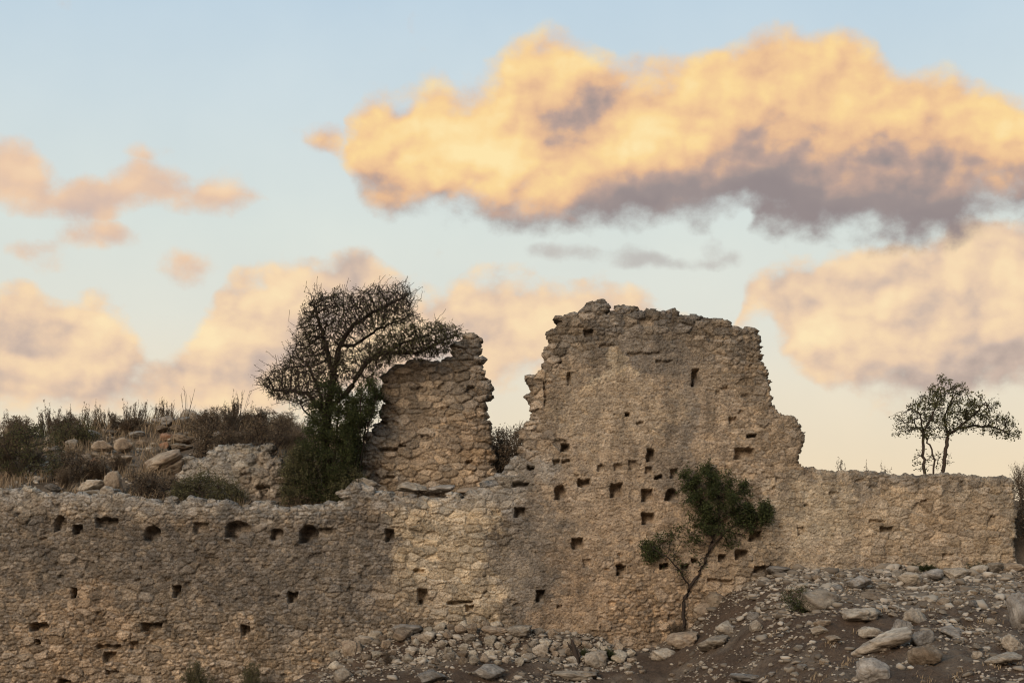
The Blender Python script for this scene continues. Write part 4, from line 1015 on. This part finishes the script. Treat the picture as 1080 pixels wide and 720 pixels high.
def leaf_cloud(skel, rs, per, spread, rmax):
    N, Pn, rad = skel; k = np.nonzero(rad < rmax)[0]; k = np.repeat(k, per)
    return N[k] + rs.normal(size=(len(k), 3)) * spread
def leafy_tree():
    Y = 43.0; rs = np.random.RandomState(7)
    f = hit(720, 668, 38, 45); Y = f.y
    polys = [([(716, 497), (728, 490), (748, 494), (770, 500), (778, 520), (770, 545), (765, 560), (745, 568), (732, 556), (722, 532), (714, 514)], .46), ([(772, 530), (795, 521), (812, 528), (815, 545), (805, 558), (785, 562), (770, 550)], .24),
             ([(768, 505), (790, 512), (800, 524), (776, 530)], .06), ([(672, 572), (690, 565), (706, 568), (702, 588), (688, 595), (676, 586)], .12), ([(700, 560), (715, 550), (735, 556), (726, 575), (706, 572)], .05), ([(690, 580), (740, 560), (750, 590), (720, 610), (700, 600)], .03), ([(760, 560), (790, 560), (780, 580), (757, 575)], .03)]
    A = sample_poly(polys, Y, .8, 1500, rs)
    limbs = [limb([(720, 672), (721, 655), (721, 635), (727, 618), (738, 605), (746, 585), (752, 568)], Y), limb([(752, 568), (745, 545), (735, 520), (728, 502)], Y), limb([(752, 568), (758, 545), (758, 520), (752, 503)], Y), limb([(748, 578), (765, 560), (785, 545), (803, 538)], Y),
             limb([(727, 618), (715, 600, -.3), (705, 590, -.4), (690, 580, -.4)], Y), limb([(757, 562), (770, 560), (785, 565)], Y)]
    N, Pn = colonize(A, limbs, .10, .7, .17, 50, (0, 0, .04), 8)
    rad, kids = pipe(Pn, .007, 2.4); 
    # the trunk keeps its girth down to the foot
    nt = 0
    zfoot = N[0, 2]; h = N[:len(rad), 2] - zfoot
    rad = rad * .72; rad = np.where(rad > .065, np.maximum(rad * 1.1, .085 + .07 * np.exp(-h / .3)), rad)
    N, Pn, rad = add_twigs(N, Pn, rad, rs, .5, (.06, .2), 2, .1, .014, .004)
    lp = leaf_cloud((N, Pn, rad), rs, 16, .06, .011)
    x = lp[:, 0] / Y * F + 540; z = HY - lp[:, 2] / Y * F
    dens = np.clip(.42 + 1.0 * fbm(lp[:, 0] * 2.4, lp[:, 2] * 2.4 + lp[:, 1], 5, 3) , .04, 1); dens = np.where(x < 708, np.maximum(dens, .7), dens)
    dens = np.where((np.hypot((x - 745) / 24, (z - 530) / 34) < 1) | (np.hypot((x - 793) / 20, (z - 543) / 14) < 1), np.maximum(dens, .8), dens); dens = np.where((x > 700) & (x < 760) & (z > 572), .10, dens)
    k = rs.rand(len(lp)) < dens
    L = leaves_mesh(lp[k], (.045, .085), rs, .42)
    plant('leafy_tree', 'small dark green tree with a bent trunk growing in front of the tall wall', 'tree', N[0].copy(), (N, Pn, rad), BARK, L, LEAF_DARK, sides=7)
leafy_tree()

def hawthorn():
    Y = 47.2; rs = np.random.RandomState(11)
    polys = [([(950, 432), (965, 418), (985, 410), (1010, 404), (1018, 412), (1035, 418), (1048, 424), (1050, 440), (1030, 450), (1000, 458), (975, 462), (955, 455), (946, 444)], .55), ([(1020, 430), (1050, 432), (1066, 440), (1074, 456), (1074, 465), (1055, 462), (1030, 456), (1010, 452)], .28), ([(975, 408), (985, 402), (1012, 403), (1010, 412), (990, 420)], .05), ([(941, 443), (955, 440), (970, 446), (958, 452), (950, 462), (946, 458)], .06), ([(962, 478), (985, 478), (1005, 480), (1000, 496), (966, 496)], .12)]
    A = sample_poly(polys, Y, .8, 1700, rs)
    limbs = [limb([(984, 530), (984, 505), (986, 485), (981, 470), (974, 458), (965, 446)], Y), limb([(978, 530), (975, 500), (973, 478), (974, 455), (968, 430)], Y), limb([(990, 530), (994, 500), (997, 480), (999, 458), (1010, 452), (1030, 448), (1050, 450), (1068, 460)], Y), limb([(999, 458), (996, 440), (1004, 420)], Y), limb([(1010, 452), (1028, 436), (1040, 424)], Y), limb([(974, 455), (985, 435), (992, 415)], Y)]
    # the three stems all rise from one stool
    base = np.array(limbs[0][0]); 
    for l in limbs[1:3]: l.insert(0, tuple(base))
    N, Pn = colonize(A, limbs, .09, .8, .135, 55, (.03, 0, 0), 12)
    rad, kids = pipe(Pn, .0075, 2.6); rad = np.minimum(rad, .07)
    N, Pn, rad = add_twigs(N, Pn, rad, rs, .45, (.06, .16), 2, .1, .014, .005)
    lp = leaf_cloud((N, Pn, rad), rs, 4, .05, .010)
    x = lp[:, 0] / Y * F + 540; z = HY - lp[:, 2] / Y * F
    k = rs.rand(len(lp)) < np.where(z > 468, .3, np.where(x < 962, .3, .8)) * np.clip(.7 + .9 * fbm(lp[:, 0] * 2.5, lp[:, 2] * 2.5, 17, 3), .15, 1)
    L = leaves_mesh(lp[k], (.045, .085), rs, .55)
    plant('hawthorn_tree', 'small wind swept tree with three thin stems behind the level topped boundary wall', 'tree', base, (N, Pn, rad), BARK, L, LEAF_OLIVE, sides=6)
hawthorn()

# ---- shrubs: built once per kind, then copied
def shrub_skel(rs, h, w, stems, D=.07, lean=0.0, droop=0.0):
    N = [np.zeros(3)]; Pn = [-1]; rad = [.018]
    def go(cur, v, L, r, lev):
        seg = max(2, int(L / D))
        for k in range(seg):
            v = v + rs.normal(size=3) * .16; v[2] += .03 - droop; v /= np.linalg.norm(v)
            N.append(N[cur] + v * L / seg); Pn.append(cur); cur = len(N) - 1; rad.append(r * (1 - .55 * k / seg))
            if lev and k > 0 and rs.rand() < .62:
                u = v + rs.normal(size=3) * .65; u /= np.linalg.norm(u); go(cur, u, L * rs.uniform(.3, .55) * (1 - .4 * k / seg), r * .6, lev - 1)
    for _ in range(stems):
        a = rs.uniform(0, 6.283); q = rs.uniform(0, 1) ** .7 * w
        v = np.array([math.cos(a) * q + lean, math.sin(a) * q, 1.0]); v /= np.linalg.norm(v)
        go(0, v, h * rs.uniform(.7, 1.1) * (1 if abs(v[2]) > .6 else .8), .012, 2)
    return np.array(N), np.array(Pn), np.array(rad)
def shrub_proto(name, seed, h, w, stems, leafm, per=4, spread=.03, size=(.03, .06), bark=STALK, density=1.0, lean=0.0, droop=0.0):
    rs = np.random.RandomState(seed); sk = shrub_skel(rs, h, w, stems, lean=lean, droop=droop)
    lp = leaf_cloud(sk, rs, per, spread, .009); lp = lp[rs.rand(len(lp)) < density]
    root = empty(name, (0, 0, 0))
    V, Fq = tube_mesh(*sk, 4); obj('stem', mesh_np('stem', V, Fq, [bark], True), root)
    V, T = leaves_mesh(lp, size, rs, .45); obj('foliage', mesh_np('foliage', V, [], [leafm], False, None, T), root)
    return root
def stalk_proto(name, seed, h, n, heads=True, spread=.25):
    """tall dry stalks, some with seed heads"""
    rs = np.random.RandomState(seed); N = [np.zeros(3)]; Pn = [-1]; rad = [.012]; hp = []
    for _ in range(n):
        a = rs.uniform(0, 6.28); v = np.array([math.cos(a) * spread * rs.rand() + .06, math.sin(a) * spread * rs.rand(), 1.]); v /= np.linalg.norm(v); L = h * rs.uniform(.55, 1.1); cur = 0
        for k in range(7):
            v = v + rs.normal(size=3) * .05; v /= np.linalg.norm(v); N.append(N[cur] + v * L / 7); Pn.append(cur); cur = len(N) - 1; rad.append(.010 * (1 - .08 * k))
            if k > 2 and rs.rand() < .55:
                u = v + rs.normal(size=3) * .45; u /= np.linalg.norm(u); l2 = L * rs.uniform(.1, .25)
                N.append(N[cur] + u * l2); Pn.append(cur); rad.append(.0045); hp.append(N[-1])
        hp.append(N[cur])
    root = empty(name, (0, 0, 0)); V, Fq = tube_mesh(np.array(N), np.array(Pn), np.array(rad), 3); obj('stem', mesh_np('stem', V, Fq, [STALK], True), root)
    if heads:
        hp = np.repeat(np.array(hp), 7, 0) + rs.normal(size=(len(hp) * 7, 3)) * np.array([.012, .012, .03])
        V, T = leaves_mesh(hp, (.035, .075), rs, .5); obj('foliage', mesh_np('foliage', V, [], [LEAF_BROWN], False, None, T), root)  # this part is the stalks' seed heads, built from leaf shapes
    return root
def grass_blades(pts, hts, rs, width=.012, lean=(.1, 0)):
    n = len(pts); V = []; Q = []
    a = rs.uniform(0, 6.28, n); w = width * rs.uniform(.6, 1.3, n)
    dx = np.cos(a) * w; dy = np.sin(a) * w
    bx = rs.normal(size=n) * .25 + lean[0]; by = rs.normal(size=n) * .25
    lv = []
    for k, (t, q) in enumerate(((0, 1), (.4, .85), (.75, .55), (1, .12))):
        cx = pts[:, 0] + bx * hts * t ** 1.8; cy = pts[:, 1] + by * hts * t ** 1.8; cz = pts[:, 2] + hts * (t - .15 * t * t)
        lv += [np.stack([cx - dx * q, cy - dy * q, cz], -1), np.stack([cx + dx * q, cy + dy * q, cz], -1)]
    V = np.stack(lv, 1).reshape(-1, 3); k = np.arange(n)[:, None] * 8
    Q = np.concatenate([k + np.array([[i, i + 1, i + 3, i + 2]]) for i in (0, 2, 4)])
    return V, Q
PROT = {}
PROT['brown'] = [shrub_proto('scrub_bush', 50 + i, 1.0, 1.0, 16, LEAF_BROWN, 7, .05, (.035, .08), STALK, .9) for i in range(2)]
PROT['green'] = [shrub_proto('green_bush', 60 + i, 1.0, 1.0, 18, LEAF_GREEN, 6, .035, (.03, .06), STALK) for i in range(2)]
PROT['dark'] = [shrub_proto('dark_bush', 70 + i, 1.0, 1.0, 18, LEAF_DARK, 7, .035, (.035, .07), BARK) for i in range(2)]
PROT['bare'] = [shrub_proto('twiggy_bush', 80 + i, 1.0, .8, 16, LEAF_BROWN, 4, .04, (.025, .06), STALK, .6) for i in range(2)]
PROT['stalk'] = [stalk_proto('dry_stalks', 90 + i, 1.0, 13) for i in range(3)]
PROT['reed'] = [stalk_proto('tall_stems', 95 + i, 1.0, 5, False, .5) for i in range(2)]
used_p = set()
def put(kind, p, w, h, label, group=None, cat='bush', name=None, i=None):
    """w, h in metres"""
    k = rng.randrange(len(PROT[kind])) if i is None else i
    src = PROT[kind][k]
    o = src if (kind, k) not in used_p else copy_tree(src)
    used_p.add((kind, k))
    if name: o.name = name
    o.location = p; o.scale = (w / 1.5, w / 1.5, h / 1.0); o.rotation_euler = (0, 0, rng.uniform(0, 6.28))
    tag(o, label, cat, group); return o
def px_put(kind, px, py, w, h, label, group=None, Y=None, cat='bush', name=None, front=False):
    p = hit(px, py, 30, 45) if front else (hit(px, py, 46.1, 53) if Y is None else None)
    if p is None:
        c = P(px, py, Y); p = Vector((c.x, Y, tz(c.x, Y)))
    s = p.y / F
    return put(kind, p - Vector((0, 0, .06)), w * s, h * s, label, group, cat, name)
SH = [
 ('brown', 8, 500, 50, 50, 'brown scrub bush at the far left behind the low wall'),
 ('brown', 20, 466, 50, 24, 'low brown bush on the skyline at the left'),
 ('brown', 100, 508, 40, 24, 'small brown bush behind the pointed rock'),
 ('brown', 82, 470, 40, 20, 'brown bush among the rocks below the skyline'),
 ('bare', 165, 520, 60, 24, 'grey twiggy bush low behind the wall top'),
 ('green', 200, 526, 40, 20, 'small olive bush left of the one in front of the masonry block'),
 ('brown', 270, 455, 50, 22, 'brown bush on the skyline under the thorn tree boughs'),
 ('brown', 298, 452, 40, 24, 'round brown bush on the skyline next to the thorn tree'),
 ('bare', 260, 470, 60, 24, 'low twiggy bush behind the top of the masonry block'),
 ('bare', 300, 470, 50, 22, 'twiggy bush left of the thorn tree trunk'),
 ('brown', 138, 450, 50, 10, 'brown grassy bush on the skyline above the thin grey slab'),
 ('bare', 240, 458, 44, 30, 'bush of dry stems behind the dark purple brown bush'),
]
for k, px, py, w, h, lab in SH: px_put(k, px, py, w, h, lab)
def big_bush(polys, Y, foot, leafm, label, n=500, per=6, size=(.035, .07), seed=1, depth=.8, name='dark_bush', dens=1.0):
    rs = np.random.RandomState(seed); c = P(foot[0], foot[1], Y); z = tz(c.x, Y); A = sample_poly(polys, Y, depth, n, rs); A = A[A[:, 2] > z + .05]
    base = np.array([c.x, Y, z - .1]); lo = []
    for _ in range(9):
        q = A[rs.randint(len(A))]; lo.append([tuple(base), tuple(base * .55 + q * .45 + rs.normal(size=3) * .08), tuple(q)])
    N, Pn = colonize(A, lo, .10, .9, .16, 45, (0, 0, .12), seed)
    rad, _ = pipe(Pn, .006, 2.5); rad = np.minimum(rad, .05)
    N, Pn, rad = add_twigs(N, Pn, rad, rs, .4, (.06, .2), 2, .5, .012, .0045)
    lp = leaf_cloud((N, Pn, rad), rs, per * 2, .07, .010)
    k = rs.rand(len(lp)) < dens * np.clip(.75 + .7 * fbm(lp[:, 0] * 2.2, lp[:, 2] * 2.2, seed, 3), .1, 1); lp = lp[k]
    plant(name, label, 'bush', base, (N, Pn, rad), BARK, leaves_mesh(lp, size, rs, .45), leafm, sides=5, pt='stem', pc='foliage')
big_bush([([(322, 450), (335, 415), (352, 400), (372, 420), (378, 470), (372, 531), (322, 531), (314, 490)], 1)], 46.55, (347, 545), LEAF_DARK, 'tall dark evergreen bush wrapped round the thorn tree trunk', 2600, 8, seed=21)
big_bush([([(362, 440), (376, 412), (394, 400), (402, 412), (396, 438), (382, 458), (374, 495), (368, 520), (354, 520)], 1)], 46.8, (376, 545), LEAF_DARK, 'dark green bush between the thorn tree and the left edge of the wall fragment', 1800, 9, seed=22)
big_bush([([(298, 500), (304, 480), (322, 470), (332, 490), (334, 530), (300, 532)], 1)], 46.3, (318, 545), LEAF_GREEN, 'olive green bush at the left foot of the thorn tree', 420, 7, seed=23)
big_bush([([(345, 515), (355, 498), (372, 492), (385, 505), (383, 528), (345, 532)], 1)], 46.15, (362, 540), LEAF_GREEN, 'bright green low bush at the right foot of the thorn tree', 300, 7, seed=24)
big_bush([([(300, 532), (318, 516), (345, 518), (350, 536), (300, 538)], 1)], 46.0, (325, 545), LEAF_BROWN, 'dark brown brush at the foot of the thorn tree', 160, 5, seed=25)
big_bush([([(0, 512), (-8, 470), (16, 452), (40, 448), (60, 462), (70, 490), (62, 512)], 1)], 47.6, (30, 520), LEAF_OLIVE, 'wide dark green bush at the left end of the mound', 560, 3, seed=26, dens=.9)
big_bush([([(45, 470), (60, 446), (92, 446), (100, 462), (85, 476)], 1)], 50.6, (72, 476), LEAF_OLIVE, 'dark bush below the seed stalks on the left skyline', 350, 5, seed=27)
big_bush([([(55, 515), (60, 480), (85, 474), (100, 490), (92, 515)], 1)], 47.8, (78, 520), LEAF_BROWN, 'reddish brown bush right of the wide dark green bush', 420, 5, seed=28)
big_bush([([(204, 458), (212, 446), (225, 442), (240, 448), (250, 462), (236, 478), (212, 486), (202, 474)], 1)], 48.6, (215, 490), LEAF_BROWN, 'dark purple brown bush above the masonry block', 420, 5, seed=29)
big_bush([([(134, 518), (138, 500), (160, 498), (190, 506), (192, 524), (150, 524)], 1)], 46.6, (160, 530), LEAF_BROWN, 'brown brush low behind the wall top right of the pointed rock', 520, 4, seed=30)
big_bush([([(183, 528), (190, 508), (212, 498), (240, 502), (258, 516), (262, 530)], 1)], 46.25, (222, 540), LEAF_GREEN, 'olive green bush in front of the masonry block', 520, 6, seed=31)
big_bush([([(515, 510), (512, 468), (524, 454), (545, 450), (556, 462), (548, 480), (532, 508)], 1)], 48.3, (532, 525), LEAF_BROWN, 'brown bush filling the gap between the wall fragment and the tower', 900, 5, seed=32)
big_bush([([(262, 460), (264, 446), (278, 440), (296, 442), (308, 452), (300, 464)], 1)], 49.8, (285, 470), LEAF_BROWN, 'wide brown bush on the skyline under the thorn tree boughs', 520, 4, seed=33)
big_bush([([(1074, 588), (1073, 545), (1080, 518), (1110, 510), (1120, 590)], 1)], 46.3, (1094, 600), LEAF_BROWN, 'dark brown bush just beyond the right end of the boundary wall', 500, 6, seed=34)
big_bush([([(829, 641), (829, 628), (838, 620), (850, 623), (856, 632), (855, 642)], 1)], hit(843, 645).y - .1, (843, 643), LEAF_DARK, 'small round dark cushion shrub beside the pale boulder', 420, 10, (.025, .05), seed=35, depth=.35)
# gap between the fragment and the tower
for k, px, py, w, h, Y, lab in [('brown', 525, 512, 40, 52, 49, 'brown bush behind the right edge of the wall fragment'), ('bare', 545, 505, 40, 58, 49.5, 'twiggy bush close to the stepped tower edge'),
                                ('brown', 505, 526, 60, 12, 46.5, 'low brown creeper on the wall top beneath the gap'), ('bare', 455, 520, 60, 12, 46.6, 'low twiggy scrub on the wall top in front of the wall fragment'),
                                ('bare', 1078, 520, 30, 40, 48, 'thin twigs rising beyond the right end of the boundary wall')]:
    px_put(k, px, py, w, h, lab, Y=Y)
px_put('reed', 535, 505, 60, 84, 'tall thin stems rising from the brown bush in the gap', None, 48.6, 'dry stems')
# scrub that covers the mound between the rocks
n = 0
while n < 38:
    px = rng.uniform(-10, 320); py = rng.uniform(450, 520)
    p = hit(px, py, 46.2, 52.8)
    if (rng.random() < .3 and px < 120) or 140 < px < 205 or (75 < px < 135 and rng.random() < .7): continue
    px_put(rng.choice(['brown', 'bare', 'bare', 'brown', 'bare']), px, py, rng.uniform(24, 44), rng.uniform(12, 22), 'low dry brown scrub between the stones of the mound', 'low scrub on the mound'); n += 1
# skyline stalks
SK = [(5, 455, 26, 26), (22, 450, 20, 16), (44, 452, 26, 26), (60, 450, 26, 28), (75, 450, 26, 26), (88, 448, 22, 22), (100, 448, 22, 28), (118, 448, 26, 20), (142, 446, 22, 26), (152, 446, 20, 26), (166, 445, 22, 26), (176, 444, 20, 24), (228, 440, 22, 16), (240, 442, 24, 24), (252, 444, 24, 32), (266, 444, 24, 28), (280, 446, 24, 24)]
SK += [(px + rng.uniform(-9, 9), py + 1, w * 1.1, h * rng.uniform(.6, 1.15)) for px, py, w, h in SK for _ in (0, 1)]
for px, py, w, h in SK: px_put('stalk', px, py, w, h, 'dry seed headed stalks standing against the sky on the mound', 'dry stalks along the mound skyline', 51.8, 'dry stalks')
px_put('reed', 196, 440, 46, 40, 'bundle of bare reddish stems rising beside the peaked stone', None, 52.0, 'dry stems')
px_put('reed', 252, 450, 40, 46, 'curved bare stems above the masonry block', None, 51.6, 'dry stems')
for px, h, lab in [(886, 14, 'small cluster of bent dry stalks on the boundary wall top'), (912, 12, 'single thin dry stalks right of the bent cluster on the boundary wall'), (932, 8, 'low dry stalks on the wall top left of the wind swept tree'), (1062, 10, 'short dry stalks near the right end of the boundary wall top')]:
    px_put('stalk', px, 502, 34 if h > 12 else 26, h + 19, lab, None, 46.4, 'dry stalks')
# front plants
px_put('green', 208, 735, 36, 38, 'green spiky plant at the bottom below the low wall', Y=44.2)
px_put('green', 264, 738, 28, 34, 'smaller green plant right of the spiky plant at the bottom', Y=44.2)
px_put('dark', 616, 694, 14, 12, 'tiny dark bush beside the charred stump', front=True)
px_put('dark', 640, 694, 24, 12, 'low dark weed right of the charred stump', front=True)
px_put('dark', 975, 602, 26, 9, 'low green weed at the foot of the boundary wall left of its twin', front=True)
px_put('dark', 1030, 598, 34, 10, 'wider green weed at the foot of the boundary wall near its right end', front=True)
px_put('bare', 812, 602, 20, 10, 'small brown weed at the wall foot right of the leafy tree', front=True)
px_put('brown', 716, 672, 26, 14, 'dark brown weeds around the foot of the leafy tree', front=True)
px_put('bare', 410, 700, 24, 16, 'dry twiggy weed among the rubble bank stones', front=True)
for k in PROT:
    for i, o in enumerate(PROT[k]):
        if (k, i) not in used_p:
            for c in list(o.children): bpy.data.objects.remove(c)
            bpy.data.objects.remove(o)
# charred stump
f = hit(608, 697, 38, 45)
N = np.array([(0, 0, -.1), (0, 0, .05), (-.03, 0, .2), (-.08, .01, .4), (-.13, .02, .56), (.09, 0, .14), (.02, .05, .3), (-.2, 0, .42), (-.24, 0, .5)]) + np.array(f)
V, Fq = tube_mesh(N, np.array([-1, 0, 1, 2, 3, 1, 5, 2, 7]), np.array([.1, .085, .07, .05, .022, .035, .02, .03, .012]), 7)
o = obj('tree_stump', mesh_np('tree_stump', V - np.array(f), Fq, [BARK], True), None, f); tag(o, 'thin black charred stump leaning left in front of the tall wall', 'stump')

def grasses():
    rs = np.random.RandomState(15); pts = []; h = []
    # mound
    n = 30000; x = rs.uniform(-14.5, 1.0, n); y = rs.uniform(46.0, 52.8, n)
    k = fbm(x * .9, y * .9, 88, 3) + .15 + .5 * (y > 51) > rs.rand(n) * .8; x, y = x[k], y[k]
    pts.append(np.stack([x, y, terrain(x, y) - .02], -1)); h.append(rs.uniform(.14, .5, len(x)) * (1 + .35 * (y > 51.3)))
    # right terrace and the thin turf on top
    n = 900; x = rs.uniform(7.5, 14, n); y = rs.uniform(46.0, 48, n); pts.append(np.stack([x, y, terrain(x, y) - .02], -1)); h.append(rs.uniform(.1, .3, n))
    # sparse tufts on the slope
    for _ in range(60):
        cx, cy = rs.uniform(4, 14.5), rs.uniform(33, 44.5); m = 22
        x = cx + rs.normal(size=m) * .09; y = cy + rs.normal(size=m) * .09; pts.append(np.stack([x, y, terrain(x, y) - .01], -1)); h.append(rs.uniform(.05, .14, m))
    V, Q = grass_blades(np.concatenate(pts), np.concatenate(h), rs, .010)
    tag(obj('dry_grass', mesh_np('dry_grass', V, Q, [STRAW], False)), 'dry straw coloured grass growing on the mound and slope', 'grass', kind='stuff')
grasses()
